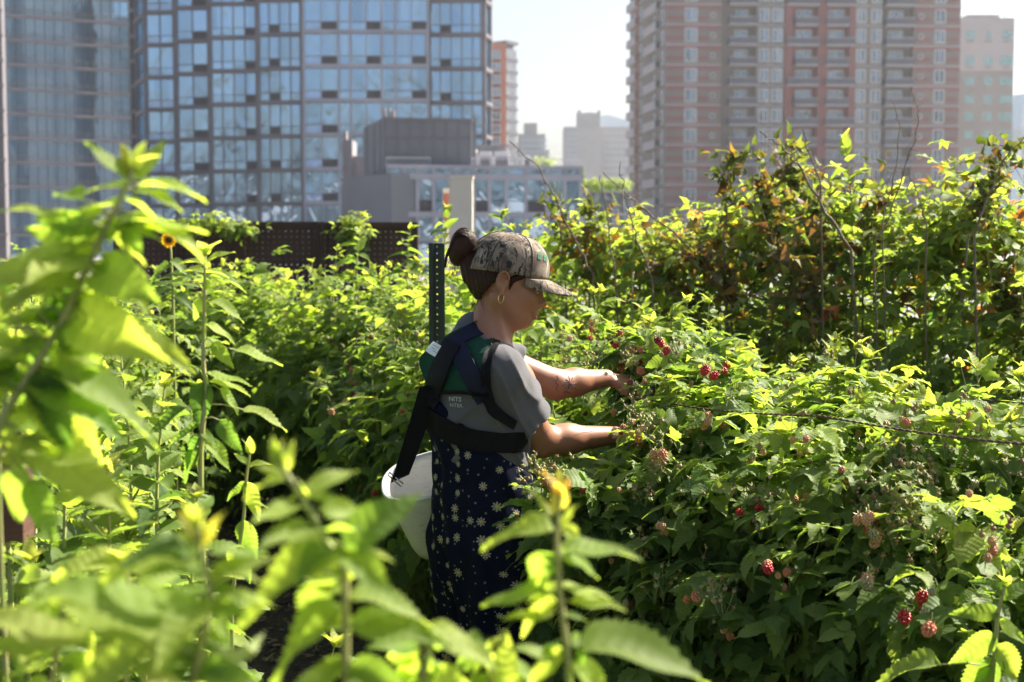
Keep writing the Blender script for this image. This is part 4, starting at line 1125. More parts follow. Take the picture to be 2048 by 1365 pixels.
for s_ in (-1, 1):
    B.ell(H(82, s_ * 31, -10), (.012, .016, .010), RH, .010, 'sub')
    B.ell(H(71, s_ * 31, -11), (.0135, .0135, .012), RH, .004)
    B.cap(H(85, s_ * 20, -8), H(78, s_ * 44, -9), .0035, .003, .004)      # upper lid
# lips
B.cap(H(93, -9, -72), H(93, 9, -72), .0068, .0068, .003); B.cap(H(87, -20, -74), H(94, 0, -72), .003, .0055, .004)
B.cap(H(92, -8, -82), H(92, 8, -82), .0072, .0072, .003); B.cap(H(86, -19, -77), H(92, 0, -82), .003, .006, .004)
B.cap(H(99, -16, -76.5), H(99, 16, -76.5), .0022, .0022, .002, 'sub')
# ears
for s_ in (-1, 1):
    B.ell(H(-8, s_ * 78, -14), (.0155, .007, .027), RH @ rotz(s_ * -.35), .004)
    B.ell(H(-5, s_ * 87, -11), (.0100, .007, .018), RH @ rotz(s_ * -.35), .003, 'sub')
    t = np.linspace(-2.3, 1.7, 9); pts = [H(-9 + 15 * math.cos(a + 1.3) * -1, s_ * (85 + 2 * math.cos(a)), -12 + 24 * math.sin(a + 1.3)) for a in t]
    for i in range(8): B.cap(pts[i], pts[i+1], .0032, .0032, .003)
    B.ell(H(-3, s_ * 78, -42), (.007, .006, .009), RH, .004)
# hands
def hand(wr, el, palmdir, nrm, thumbside, curl, spread=.0):
    """five separate bent fingers rooted in a palm"""
    d = np.array(palmdir, float); d /= np.linalg.norm(d); n = np.array(nrm, float); n -= d * (n @ d); n /= np.linalg.norm(n); s = np.cross(n, d) * thumbside
    pc = wr + d * .045
    B.cap(wr - d*.01, pc - s * -.012 + d * .035, .0215, .020, .014, flat=(n, .62)); B.cap(wr, pc + s * -.022 + d * .03, .020, .017, .012, flat=(n, .66)); B.cap(wr, pc + s * .022 + d * .03, .020, .017, .012, flat=(n, .66))
    for i, (off, ln) in enumerate(((.030, .072), (.010, .080), (-.010, .075), (-.029, .060))):
        p = pc + d * (.032 - .004 * abs(i - 1)) + s * off; q = d + s * off * 3 * spread; a = curl[i]; 
        for seg, (fr, r0, r1) in enumerate(((.45, .0092, .0086), (.30, .0086, .0078), (.25, .0078, .0066))):
            a_ = a * (seg + .6); dd = q * math.cos(a_) - n * math.sin(a_); dd /= np.linalg.norm(dd)
            p2 = p + dd * ln * fr; B.cap(p, p2, r0, r1, .0025 if seg else .006); p = p2
    # thumb leaves the side of the palm near its base
    p = wr + d * .022 + s * .024; dd = d * .75 + s * .6 - n * .35; dd /= np.linalg.norm(dd); p2 = p + dd * .036; B.cap(p, p2, .0125, .0105, .008)
    dd = d * .95 + s * .05 - n * .55; dd /= np.linalg.norm(dd); p3 = p2 + dd * .030; B.cap(p2, p3, .0102, .0085, .002); return p3
dL = (wrL - elL); dL /= np.linalg.norm(dL)
hand(wrL, elL, dL * .9 + np.array([.25, -.1, -.25]), np.array([.1, -.35, .95]), -1, (.50, .66, .74, .80), .35)
dR = (wrR - elR); dR /= np.linalg.norm(dR)
hand(wrR, elR, dR + np.array([.1, .0, -.15]), np.array([0, -.5, .86]), 1, (.40, .52, .62, .70), .30)
m_skin = mat('skin', (.36, .17, .105), .48); g = G(m_skin); P = g.coord('Object')
g.set(g.b, 'Base Color', g.mix(g.ramp(g.noise(P, 18, 4), [(.35, (0, 0, 0)), (.7, (1, 1, 1))]), (.27, .115, .064), (.35, .155, .088)))
g.set(g.b, 'Subsurface Weight', .25); g.set(g.b, 'Subsurface Radius', (.012, .005, .003)); g.set(g.b, 'Subsurface Scale', .6)
g.bump(g.math('ADD', g.noise(P, 420, 3), g.math('MULTIPLY', g.noise(P, 60, 2), .8)), .18, .002)
body = sdf_obj(B, 'body', m_skin, person, 2)

# ---- t-shirt
T = SDF(P3(800, 1010, D0) - np.array([.02, .42, 0]), P3(1150, 590, D0) + np.array([.02, .55, .02]), .0045)
eR = shR + (elR - shR) * .62 - np.array([.012, 0, 0]); eL = shL + (elL - shL) * .45
T.cap(shR, eR, .052, .074, 0); T.cap(shL, eL, .052, .068, 0)
T.cap(elR - (elR - shR) * .25, shR + (elR - shR) * .45, .064, .038, 0.0, 'sub')
T.cap(elL, shL + (elL - shL) * .32, .080, .038, 0.0, 'sub')
aR = (eR - shR) / np.linalg.norm(eR - shR); aL = (eL - shL) / np.linalg.norm(eL - shL)
def cutS(P, d):
    d = np.where(np.linalg.norm(P - eR, axis=-1) < .2, np.maximum(d, (P - eR) @ (aR * .8 + np.array([-.12, 0, -.35]))), d)
    return np.where(np.linalg.norm(P - eL, axis=-1) < .2, np.maximum(d, (P - eL) @ aL), d)
T.allf(cutS)
T.ell(chest - u_ * .045, (.116, .150, .155), RB, .03); T.ell(waist, (.108, .142, .20), RB, .07); T.ell(chest + f_ * .05 - u_ * .05, (.085, .120, .09), RB, .04)
T.cap(shR, shL, .053, .052, .05); T.cap(P3(945, 705, D0 + .02), P3(949, 660, D0 + .025), .070, .047, .05)
def cutT(P, d):
    x, y, z = P[..., 0], P[..., 1], P[..., 2]
    w1 = np.sin((x * .8 + z * .6) * 95 + 3 * np.sin(y * 22) + 2 * np.sin(z * 31)); w2 = np.sin((x * .9 - z * .35) * 62 + 2.5 * np.sin(z * 17 + y * 9))
    amp = .0038 * np.clip((1.44 - z) / .1, 0, 1)
    w3 = 1 - np.abs(np.sin((x * .55 + z * .9 + .25 * y) * 34 + 1.8 * np.sin(x * 26) + 1.2 * np.sin(y * 19)))
    d = d + amp * (w1 * .35 + w2 * .6) - amp * 2.0 * w3 ** 3
    return np.maximum(d, 1.015 - z)
T.allf(cutT)
T.cap(P3(997, 690, D0 - .005), P3(1020, 600, D0 + .0), .056, .085, .004, 'sub')   # neck opening
m_tee = fabric('grey_jersey', (.10, .097, .105), (.08, .077, .085), .9)
tee = sdf_obj(T, 't_shirt', m_tee, person, 2)
# ---- overalls
O_ = SDF(np.array([P3(850, 1800, D0)[0], D0 - .30, .10]), P3(1120, 740, D0) + np.array([.0, .34, 0]), .0055)
O_.ell(waist, (.116, .150, .22), RB, 0); O_.ell(hip - u_ * .02, (.126, .165, .19), RB, .08); O_.ell(chest - u_ * .06, (.130, .120, .17), RB, .05)
for kn, an, s_ in ((kneeR, ankR, -1), (kneeL, ankL, 1)):
    O_.cap(hip + l_ * s_ * .07 - u_ * .06, kn - u_ * .02, .112, .108, .05); O_.cap(kn - u_ * .02, an + u_ * .12, .108, .098, .03)
xa_, za_ = P3(875, 792, D0)[0], P3(875, 792, D0)[2]; xb_, zb_ = P3(1058, 938, D0)[0], P3(1058, 938, D0)[2]
def cutO(P, d):
    x, y, z = P[..., 0], P[..., 1], P[..., 2]
    ca = (x * f_[0] + y * f_[1]); an = np.arctan2((y - hip[1]), (x - hip[0]))
    amp = .0035 + .010 * np.clip((1.02 - z) / .5, 0, 1)
    d = d + amp * np.sin(an * 11 + 1.6 * np.sin(z * 6)) + .0025 * np.sin(z * 55 + an * 4 + 2 * np.sin(x * 30))
    line = za_ + (zb_ - za_) * (x - xa_) / (xb_ - xa_)
    d = np.maximum(d, (z - line) * .8); return np.maximum(d, .19 - z)
O_.allf(cutO)
m_flor = mat('daisy_print', (.008, .010, .028), .95, 0, .05); g = G(m_flor)
uvn = g.node('UVMap', uv_map='UVMap').outputs[0]
def daisies(scale, size, thr, seedoff, centre=True):
    mv = g.mapping(uvn, (scale, scale, 1), (seedoff, seedoff * .7, 0))
    vo = g.node('TexVoronoi', {'Vector': mv, 'Scale': 1.0, 'Randomness': .85}, voronoi_dimensions='2D')
    dv = g.node('VectorMath', {0: mv, 1: vo.outputs['Position']}, operation='SUBTRACT').outputs[0]
    sp = g.node('SeparateXYZ', {0: dv}); cc = g.node('SeparateColor', {0: vo.outputs['Color']})
    an = g.math('ARCTAN2', sp.outputs[1], sp.outputs[0]); an = g.math('ADD', an, g.math('MULTIPLY', cc.outputs[1], 6.0))
    pet = g.math('ADD', .40, g.math('MULTIPLY', g.math('ABSOLUTE', g.math('COSINE', g.math('MULTIPLY', an, 4.0))), .60))
    sz = g.math('MULTIPLY', g.math('ADD', .65, g.math('MULTIPLY', cc.outputs[2], .5)), size)
    rr = g.math('DIVIDE', vo.outputs['Distance'], g.math('MULTIPLY', pet, sz))
    fl = g.math('MULTIPLY', g.math('LESS_THAN', rr, 1.0), g.math('GREATER_THAN', cc.outputs[0], thr))
    gap = g.math('GREATER_THAN', g.math('ABSOLUTE', g.math('COSINE', g.math('MULTIPLY', an, 4.0))), .40)
    ce = g.math('MULTIPLY', g.math('LESS_THAN', g.math('DIVIDE', vo.outputs['Distance'], sz), .30), fl)
    return g.math('MULTIPLY', fl, g.math('MAXIMUM', gap, ce)), ce
fl1, ce1 = daisies(27, .30, .45, 0.0); fl2, ce2 = daisies(46, .17, .60, 5.3)
base = g.mix(g.noise(uvn, 30, 2), (.004, .0055, .016), (.008, .010, .024))
c1 = g.mix(fl2, base, (.12, .15, .13)); c2 = g.mix(fl1, c1, (.28, .26, .20)); c3 = g.mix(g.math('MAXIMUM', ce1, g.math('MULTIPLY', ce2, .6)), c2, (.45, .33, .08))
g.set(g.b, 'Base Color', c3); g.bump(g.noise(g.coord('Object'), 700, 2), .2, .002)
def uvO(V):
    a = np.arctan2(V[:, 1] - hip[1], V[:, 0] - hip[0]); a = np.where(a > 1.57, a - 2 * np.pi, a)
    return np.stack([a * .145, V[:, 2]], -1)
over = sdf_obj(O_, 'overalls', m_flor, person, 2, uv=uvO)
# shoes
S_ = SDF(np.minimum(ankR, ankL) - np.array([.12, .12, .11]), np.maximum(ankR, ankL) + np.array([.24, .24, .06]), .005)
for an in (ankR, ankL):
    q = SDF(an - np.array([.1, .1, .1]), an + np.array([.2, .2, .06]), .005)
    q.cap(an - u_ * .03 - f_ * .04, an - u_ * .045 + f_ * .14, .046, .040, .01); q.cap(an, an - u_*.03, .046, .046, .02); q.allf(lambda P, d: np.maximum(d, .052 - P[..., 2]))
    sdf_obj(q, 'shoe', mat('brown_leather', (.06, .035, .02), .6), person, 1)

# ---- hair
m_hair = mat('dark_brown_hair', (.025, .013, .009), .5, 0, .18); g = G(m_hair)
P = g.coord('Object'); st = g.noise(g.mapping(P, (260, 60, 60), rot=(0, .5, 0)), 1.0, 3, .6, .8)
g.set(g.b, 'Base Color', g.mix(st, (.008, .004, .003), (.060, .024, .013))); g.bump(st, .8, .006)
R_ = SDF(P3(870, 640, D0) - np.array([0, .14, 0]), P3(1070, 440, D0) + np.array([0, .16, 0]), .003)
R_.ell(H(-10, 0, 4), (.086, .076, .085), RH, 0); R_.ell(H(-32, 0, -28), (.050, .058, .044), RH, .03)
R_.cap(H(-80, 0, -5), P3(930, 505, D0 + .02), .036, .020, .02)
def cutH(P, d):
    q = (P - HC) @ RH * 1000
    face = (q[..., 0] - 12) + 0.0 * q[..., 2]; lowf = -(q[..., 2] + 22 )
    d = np.where(q[..., 2] < 12, np.maximum(d, (q[..., 0] - np.where(q[..., 2] < -20, -28 + (q[..., 2] + 20) * .5, -24)) / 1000), d)
    return d + .0012 * np.sin(q[..., 0] * .55 + q[..., 2] * .25) + .0008 * np.sin(q[..., 0] * 1.1)
R_.allf(cutH)
for s_ in (-1, 1):
    R_.cap(H(34, s_ * 66, 12), H(14, s_ * 72, -4), .010, .008, .006); R_.cap(H(14, s_ * 72, -2), H(12, s_ * 70.5, -30), .007, .0025, .004)
hair = sdf_obj(R_, 'hair', m_hair, person, 1)
# folded-over ponytail bun: many strand tubes over a core
bc = P3(921, 497, D0 + .02); bb = SDF(bc - .075, bc + .075, .003)
bax = np.array([.25, 0, .97]); bax /= np.linalg.norm(bax)
RBn = np.stack([np.array([bax[2], 0, -bax[0]]), np.array([0, 1, 0]), bax], 1)
bb.ell(bc, (.029, .034, .046), RBn, 0); bb.ell(bc + bax * .022 + np.array([.006, 0, 0]), (.030, .032, .026), RBn, .012); bb.cap(bc + np.array([.02, 0, -.005]), P3(950, 508, D0 + .02), .024, .017, .02)
bun = sdf_obj(bb, 'bun', m_hair, hair, 1)
mb = MB(); rh = np.random.default_rng(5)
for i in range(170):
    a = rh.uniform(0, 6.28); pts = []
    e = P3(953, rh.uniform(498, 514), D0 + .02 + rh.uniform(-.015, .015))
    s0 = rh.uniform(.9, 1.07)
    for t in np.linspace(0, 1, 12):
        th = math.pi * (1.02 * t * 1.15 - .02); 
        rx = .041 * s0; lat = math.sin(a) * .033 * math.sin(min(th, 3.1)) ** .7
        p = bc + RBn @ np.array([.030 * math.cos(th) * s0 * (1 if math.cos(th) > 0 else .98), lat, .050 * math.sin(th) * s0 * (.55 + .45 * math.cos(a)) + (-.035 * t if t > .7 else 0)])
        k_ = max(0, 1 - t * 4.5); pts.append(p * (1 - k_) + e * k_)
    mb.tube(pts, [.0009] * 11 + [.0002], 4, cap=False)
for i in range(46):      # loose ends under the bun and at the nape
    if i < 26: a0 = bc + np.array([rh.uniform(-.028, .02), rh.uniform(-.02, .02), rh.uniform(-.045, -.015)]); v = np.array([rh.normal(.012, .012), rh.normal(0, .008), -rh.uniform(.015, .045)])
    else: a0 = H(rh.uniform(-72, -40), rh.uniform(-60, -20), rh.uniform(-75, -45)); v = np.array([rh.normal(-.010, .010), rh.normal(0, .006), -rh.uniform(.012, .04)])
    mb.tube([a0, a0 + v * .5 + rh.normal(0, .003, 3), a0 + v], [.0007, .0006, .0002], 3, cap=False)
for i in range(40):      # flyaway hair above the neck, seen against the leaves
    a0 = H(rh.uniform(-85, -55), rh.uniform(-40, 10), rh.uniform(-45, 0)); v = np.array([-rh.uniform(.008, .03), rh.normal(0, .01), rh.uniform(-.03, .008)])
    mb.tube([a0, a0 + v * .5 + rh.normal(0, .002, 3), a0 + v], [.0006, .0005, .0002], 3, cap=False)
mb.build('strands', m_hair, hair, smooth=True)
# eyebrows / eyes
m_eye = mat('eye_white', (.7, .66, .62), .2); m_dk = mat('dark_brown', (.02, .012, .01), .4)
for s_ in (-1, 1):
    q = SDF(H(75, s_ * 31, -11) - .02, H(75, s_ * 31, -11) + .02, .0016); q.ell(H(73.5, s_ * 31, -12), (.0118, .0118, .0105), RH, 0)
    e_ = sdf_obj(q, 'eye', m_eye, person, 1)
    q = SDF(H(84, s_ * 31, -12) - .012, H(84, s_ * 31, -12) + .012, .001); q.ell(H(84, s_ * 31, -14), (.003, .0052, .0052), RH, 0); sdf_obj(q, 'iris', m_dk, e_, 1)
    mb = MB(); mb.tube([H(86, s_ * 16, 6), H(84, s_ * 30, 11), H(74, s_ * 46, 6)], [.0025, .003, .001], 6); mb.build('eyebrow', m_dk, person, smooth=True)
m_lip = mat('lip', (.42, .14, .12), .4); mb = MB()
mb.tube([H(87, -20, -75), H(96, -8, -71.5), H(98.5, 0, -72.5), H(96, 8, -71.5), H(87, 20, -75)], [.001, .0042, .0046, .0042, .001], 8)
mb.tube([H(87, -19, -77), H(95, -8, -82), H(97.5, 0, -83), H(95, 8, -82), H(87, 19, -77)], [.001, .0048, .0054, .0048, .001], 8); mb.build('lips', m_lip, person, smooth=True)

# ---- cap
m_camo = mat('camouflage_cloth', (.2, .15, .11), .95); g = G(m_camo); P = g.coord('Object')
n1 = g.noise(P, 16, 4, .6, 1.0); n2 = g.noise(g.mapping(P, (1, 1, .45)), 38, 5, .7, 2.5); n3 = g.noise(g.mapping(P, (2.4, 2.4, .7)), 30, 4, .6, 1.0)
c = g.ramp(n1, [(.35, (.17, .125, .09)), (.5, (.24, .19, .14)), (.62, (.09, .06, .045))])
c = g.mix(g.ramp(n2, [(.50, (0, 0, 0)), (.55, (1, 1, 1))]), c, (.022, .018, .018)); c = g.mix(g.ramp(n3, [(.62, (0, 0, 0)), (.66, (1, 1, 1))]), c, (.36, .33, .28))
g.set(g.b, 'Base Color', c); g.bump(g.node('TexWave', {'Vector': g.mapping(P, (1, 1, .1)), 'Scale': 160.0, 'Distortion': .5}).outputs[1], .25, .002)
m_camo_sunlit = m_camo.copy(); m_camo_sunlit.name = 'camouflage_front_sunlit'  # front panels' sunlit paleness painted in: a copy with fewer dark blotches
for n_ in m_camo_sunlit.node_tree.nodes:
    if n_.type == 'VALTORGB' and abs(n_.color_ramp.elements[0].position - .50) < .001: n_.color_ramp.elements[0].position = .60; n_.color_ramp.elements[1].position = .66
m_tancloth = fabric('tan_cap_cloth', (.32, .25, .18), (.20, .15, .11), .95)
capo = None
def capmesh():
    cc = H(2, 0, 18); base_z = 0; mb = MB(); nu, nv = 48, 18; V = []; 
    rx_f, rx_b, ry, rz = 104, 110, 88, 99
    for j in range(nv + 1):
        ph = (j / nv) * math.pi / 2
        for i in range(nu):
            a = i / nu * 2 * math.pi; ca, sa = math.cos(a), math.sin(a)
            rx = rx_f if ca > 0 else rx_b
            cz = math.cos(ph) ** .72; sz = math.sin(ph)
            seam = 1 - .012 * max(0, math.cos(a * 6)) ** 20
            x = 2 + rx * ca * cz * seam; y = ry * sa * cz * seam; z = 10 + rz * sz ** 1.0 + (6 * (1 - sz) * ca) - (8 * (1 - sz) * (1 if ca < 0 else 0) * abs(ca))
            V.append(H(x, y, z))
    Q = [(j*nu + i, j*nu + (i+1) % nu, (j+1)*nu + (i+1) % nu, (j+1)*nu + i) for j in range(nv) for i in range(nu)]
    fm = np.array([1 if (i < 7 or i >= nu - 8) else 0 for j in range(nv) for i in range(nu)])
    Q = np.array(Q)
    # opening at the back for the ponytail
    keep = np.array([not (j < 5 and abs(i - nu // 2 + .5) < 4) for j in range(nv) for i in range(nu)])
    mb.add(V, Q[keep & (fm == 0)], 0); 
    mb.Fq.append(Q[keep & (fm == 1)].astype(np.int32)); mb.M.append(np.full((keep & (fm == 1)).sum(), 1, np.int32))
    o = mb.build('cap', [m_camo, m_camo_sunlit], person, smooth=True)
    md = o.modifiers.new('thick', 'SOLIDIFY'); md.thickness = .003; md.offset = -1
    # brim
    V = []; nu2, nv2 = 26, 10
    for j in range(nv2 + 1):
        t = j / nv2
        for i in range(nu2 + 1):
            a = (i / nu2 - .5) * 2 * 1.15; s = math.sin(a); c_ = math.cos(a)
            x0, y0, z0 = 2 + rx_f * math.cos(a) * 1.0, ry * math.sin(a) , 16 - 4 * 0
            ext = 76 * (1 - (abs(i / nu2 - .5) * 2) ** 2.6)
            yy = y0 * (1 - .10 * t); xx = x0 + ext * t
            zz = z0 - 34 * (yy / 80) ** 2 * (.22 + .78 * t) - ext * t * .27 - 0 * t
            V.append(H(xx, yy, zz))
    Q = [(j*(nu2+1) + i, (j+1)*(nu2+1) + i, (j+1)*(nu2+1) + i + 1, j*(nu2+1) + i + 1) for j in range(nv2) for i in range(nu2)]
    mb = MB(); mb.add(V, Q); b_ = mb.build('brim', m_camo, o, smooth=True); md = b_.modifiers.new('thick', 'SOLIDIFY'); md.thickness = .0035; md.offset = 0
    q = SDF(H(2, 0, 106) - .02, H(2, 0, 106) + .02, .0014); q.ell(H(2, 0, 107), (.0085, .0085, .005), RH, 0); sdf_obj(q, 'top_button', m_camo, o, 1)
    # seams
    mb = MB()
    for k in (0, 1, 2, 3, 4, 5):
        i = int(k * nu / 6) % nu; pts = []
        i = {0: 0, 1: 7, 2: 16, 3: 24, 4: 32, 5: 40}[k]
        VV = None
        for j in range(5 if i == 24 else 0, nv + 1):
            ph = (j / nv) * math.pi / 2; a = i / nu * 2 * math.pi; ca, sa = math.cos(a), math.sin(a); rx = rx_f if ca > 0 else rx_b; cz = math.cos(ph) ** .72; sz = math.sin(ph); e = 1.004
            pts.append(H(2 + rx * ca * cz * e, ry * sa * cz * e, 10 + rz * sz * e + 6*(1-sz)*ca - 8*(1-sz)*(1 if ca < 0 else 0)*abs(ca)))
        mb.tube(pts, .0012, 5)
    mb.build('seam', m_dk, o, smooth=True)
    return o
capo = capmesh()
# embroidered green leaf mark on the cap front, two blots with pale gaps
dg = bpy.context.evaluated_depsgraph_get()
bv_cap = bvh_of(capo)
m_emb = mat('green_embroidery', (.02, .11, .045), .8)
mb = MB()
def blot(cx, cy, pts):
    P_ = []
    for (x, y) in pts:
        h_ = hit(bv_cap, cx + x, cy + y, .0012)
        if h_ is None: return
        P_.append(tuple(h_[0]))
    k = len(P_); c_ = np.mean(P_, 0); V = P_ + [tuple(c_)]; mb.add(V, [(i, (i+1) % k, k) for i in range(k)])
for cx, cy, sc in ((1080, 513, 1.0), (1091, 517, .9)):
    for (dx, dy, rx, ry, an) in ((-2.2, -5, 2.1, 4.0, .3), (2.2, -4, 2.0, 3.8, -.3), (-2.8, 3, 2.0, 4.4, -.2), (2.0, 4, 2.2, 4.0, .3), (0, 0, 1.2, 6.5, 0)):
        blot(cx, cy, [(dx*sc + sc*(rx*math.cos(a)*math.cos(an) - ry*math.sin(a)*math.sin(an)), dy*sc + sc*(rx*math.cos(a)*math.sin(an) + ry*math.sin(a)*math.cos(an))) for a in np.arange(10) * .628])
if mb.V: mb.build('embroidery', m_emb, capo)

# ---- earrings
m_gold = mat('gold', (.75, .52, .22), .25, 1.0)
mb = MB(); ec = P3(1002, 597, D0 - .062); a_ = np.linspace(0, 2 * math.pi, 25)
mb.tube([ec + np.array([.0065 * math.cos(t) + .001*math.sin(t), .004 * math.cos(t), .0118 * math.sin(t)]) for t in a_], .0009, 6, cap=False); mb.build('hoop_earring', m_gold, person, smooth=True)
mb = MB(); e2 = H(-19, -83, 2); mb.tube([e2 + np.array([.004 * math.cos(t), .002, .004 * math.sin(t)]) for t in a_], .0007, 6, cap=False); mb.build('helix_ring', m_gold, person, smooth=True)

# ---- harness laid over the clothes
m_hgreen = fabric('green_canvas', (.010, .055, .032), (.007, .040, .024), .8)
m_navy = fabric('navy_webbing', (.014, .016, .038), (.010, .011, .026), .8)
m_black = fabric('black_webbing', (.006, .006, .008), (.004, .004, .005), .7)
m_labelw = mat('white_label', (.72, .72, .70), .6)
bv = bvh_of(tee, over)
def slab_from(grid, th, name, m, parent, push=None):
    """grid [i][j] of (point, outward normal) -> closed slab of thickness th"""
    ni, nj = len(grid), len(grid[0]); top = []; bot = []
    for r_ in grid:
        for p, n in r_: top.append(tuple(p + n * th)); bot.append(tuple(p))
    k = ni * nj; Fq = []
    for i in range(ni - 1):
        for j in range(nj - 1):
            a, b_, c_, d_ = i*nj + j, i*nj + j + 1, (i+1)*nj + j + 1, (i+1)*nj + j
            Fq += [(a, b_, c_, d_), (a + k, d_ + k, c_ + k, b_ + k)]
    ring = [(0, j) for j in range(nj)] + [(i, nj-1) for i in range(1, ni)] + [(ni-1, j) for j in range(nj-2, -1, -1)] + [(i, 0) for i in range(ni-2, 0, -1)]
    ids = [i*nj + j for i, j in ring]
    for q in range(len(ids)): a, b_ = ids[q], ids[(q+1) % len(ids)]; Fq.append((b_, a, a + k, b_ + k))
    mb = MB(); mb.add(top + bot, Fq); return mb.build(name, m, parent, smooth=False)
def smoothgrid(Gd, it=3):
    ni, nj = len(Gd), len(Gd[0]); A = np.array([[tuple(p) for p, n in r] for r in Gd]); 
    for _ in range(it):
        Bm = A.copy(); Bm[1:-1] = (A[:-2] + A[2:] + 2 * A[1:-1]) / 4; A = Bm
        Bm = A.copy(); Bm[:, 1:-1] = (A[:, :-2] + A[:, 2:] + 2 * A[:, 1:-1]) / 4; A = Bm
    return [[(Vector(A[i, j]), Gd[i][j][1]) for j in range(nj)] for i in range(ni)]
def fill(Gd):
    """points whose ray missed the body take a neighbour's depth, bent a little away"""
    ni, nj = len(Gd), len(Gd[0])
    for _ in range(ni + nj):
        todo = [(i, j) for i in range(ni) for j in range(nj) if Gd[i][j][0] is None]
        if not todo: break
        upd = {}
        for i, j in todo:
            for di, dj in ((0, 1), (0, -1), (1, 0), (-1, 0)):
                a, b_ = i + di, j + dj
                if 0 <= a < ni and 0 <= b_ < nj and Gd[a][b_][0] is not None:
                    x, y = Gd[i][j][2]; upd[(i, j)] = (W(x, y, Gd[a][b_][0].y + .006), Gd[a][b_][1], (x, y)); break
        for k_, v in upd.items(): Gd[k_[0]][k_[1]] = v
    return [[(c_[0], c_[1]) for c_ in r] for r in Gd]
def sample(bvx, x, y, off):
    h_ = hit(bvx, x, y, off); return (None, None, (x, y)) if h_ is None else (h_[0], h_[1], (x, y))
def strap(name, m, parent, path, width, off=.004, th=.003, nc=7, step=5, bvx=None):
    """flat webbing following a pixel path over the body"""
    P_ = np.array(path, float); seg = np.linalg.norm(np.diff(P_, axis=0), axis=1); L = seg.sum(); n = max(4, int(L / step)); cum = np.concatenate([[0], np.cumsum(seg)])
    wd = np.broadcast_to(np.asarray(width, float), (len(P_),)); Gd = []
    ts = np.linspace(0, L, n); X = np.interp(ts, cum, P_[:, 0]); Yy = np.interp(ts, cum, P_[:, 1]); Wd = np.interp(ts, cum, wd)
    X[1:-1] = (X[:-2] + X[2:] + 2*X[1:-1]) / 4; Yy[1:-1] = (Yy[:-2] + Yy[2:] + 2*Yy[1:-1]) / 4
    tx = np.gradient(X); ty = np.gradient(Yy); q = np.hypot(tx, ty); nx_, ny_ = -ty / q, tx / q
    for i in range(n): Gd.append([sample(bvx or bv, X[i] + nx_[i] * Wd[i] * s, Yy[i] + ny_[i] * Wd[i] * s, off) for s in np.linspace(-.5, .5, nc)])
    if all(c_[0] is None for r in Gd for c_ in r): return None
    return slab_from(smoothgrid(fill(Gd), 2), th, name, m, parent)
def patch(name, m, parent, left, right, off=.004, th=.004, n=22, bvx=None):
    """panel between two pixel polylines (top to bottom)"""
    def res(pl):
        P_ = np.array(pl, float); seg = np.linalg.norm(np.diff(P_, axis=0), axis=1); cum = np.concatenate([[0], np.cumsum(seg)]); ts = np.linspace(0, cum[-1], n)
        return np.stack([np.interp(ts, cum, P_[:, 0]), np.interp(ts, cum, P_[:, 1])], -1)
    A, B2 = res(left), res(right); Gd = []
    for i in range(n): Gd.append([sample(bvx or bv, *(A[i] * (1 - s) + B2[i] * s), off) for s in np.linspace(0, 1, 20)])
    return slab_from(smoothgrid(fill(Gd), 6), th, name, m, parent)
harness = patch('harness', m_hgreen, person, [(905, 672), (876, 692), (842, 712), (840, 725), (850, 752), (862, 778)], [(952, 646), (975, 650), (996, 668), (978, 705), (970, 740), (968, 784)], .006, .006)
bvh2 = bvh_of(harness, tee, over)
strap('shoulder_strap', m_navy, harness, [(1000, 668), (980, 658), (955, 660), (930, 672), (900, 690), (872, 720), (872, 722)][:5], 26, .004, .0035, bvx=bvh2)
strap('cross_strap', m_navy, harness, [(903, 682), (918, 700), (936, 735), (960, 780), (972, 802)], 36, .005, .0035, bvx=bvh2)
strap('side_strap', m_black, harness, [(1004, 670), (990, 688), (978, 715), (973, 745), (974, 775), (984, 810)], 17, .004, .004, bvx=bvh2)
bvh3 = bvh_of(harness, tee, over)
strap('back_strap', m_black, harness, [(909, 688), (896, 710), (884, 740), (870, 780), (858, 810)], 34, .009, .0035, bvx=bvh3)
strap('edge_binding', m_black, harness, [(851, 774), (880, 786), (915, 787), (950, 786), (972, 790)], 6, .010, .003, nc=3, bvx=bvh3)
strap('waist_strap', m_black, harness, [(846, 828), (870, 846), (905, 866), (950, 880), (1000, 886), (1052, 884)], 40, .005, .0035, bvx=bv)
strap('under_arm_strap', m_black, harness, [(968, 785), (985, 815), (1005, 835), (1030, 850)], 22, .006, .0035, bvx=bv)
lb = strap('care_label', m_labelw, harness, [(861, 694), (882, 706)][::1], 24, .012, .001, nc=4, step=4, bvx=bvh3)
bvl = bvh_of(lb) if lb else bvh3
# tiny grey print lines on the label
for (x0, y0, x1, y1) in ((866, 690, 878, 697), (864, 696, 877, 703), (866, 702, 873, 706)):
    strap('label_print', mat('grey_print', (.35, .35, .36), .7), lb, [(x0, y0), (x1, y1)], 1.6, .0006, .0003, nc=2, step=3, bvx=bvl)
# black strap hanging from the harness down to the bucket
def freestrap(name, m, parent, A, B2, wv0, wv1, th=.004):
    Gd = []
    for i in range(12):
        t = i / 11; c_ = Vector(A).lerp(Vector(B2), t) + Vector((0, .0, -.004 * math.sin(math.pi * t))); wv = Vector(wv0).lerp(Vector(wv1), t)
        Gd.append([(c_ + wv * s, Vector((0, -1, .1)).normalized()) for s in np.linspace(-.5, .5, 5)])
    return slab_from(Gd, th, name, m, parent)
freestrap('bucket_strap', m_black, harness, P3(862, 770, D0 - .055), P3(800, 958, D0 - .03), (.055, .01, .008), (.046, .005, .020))

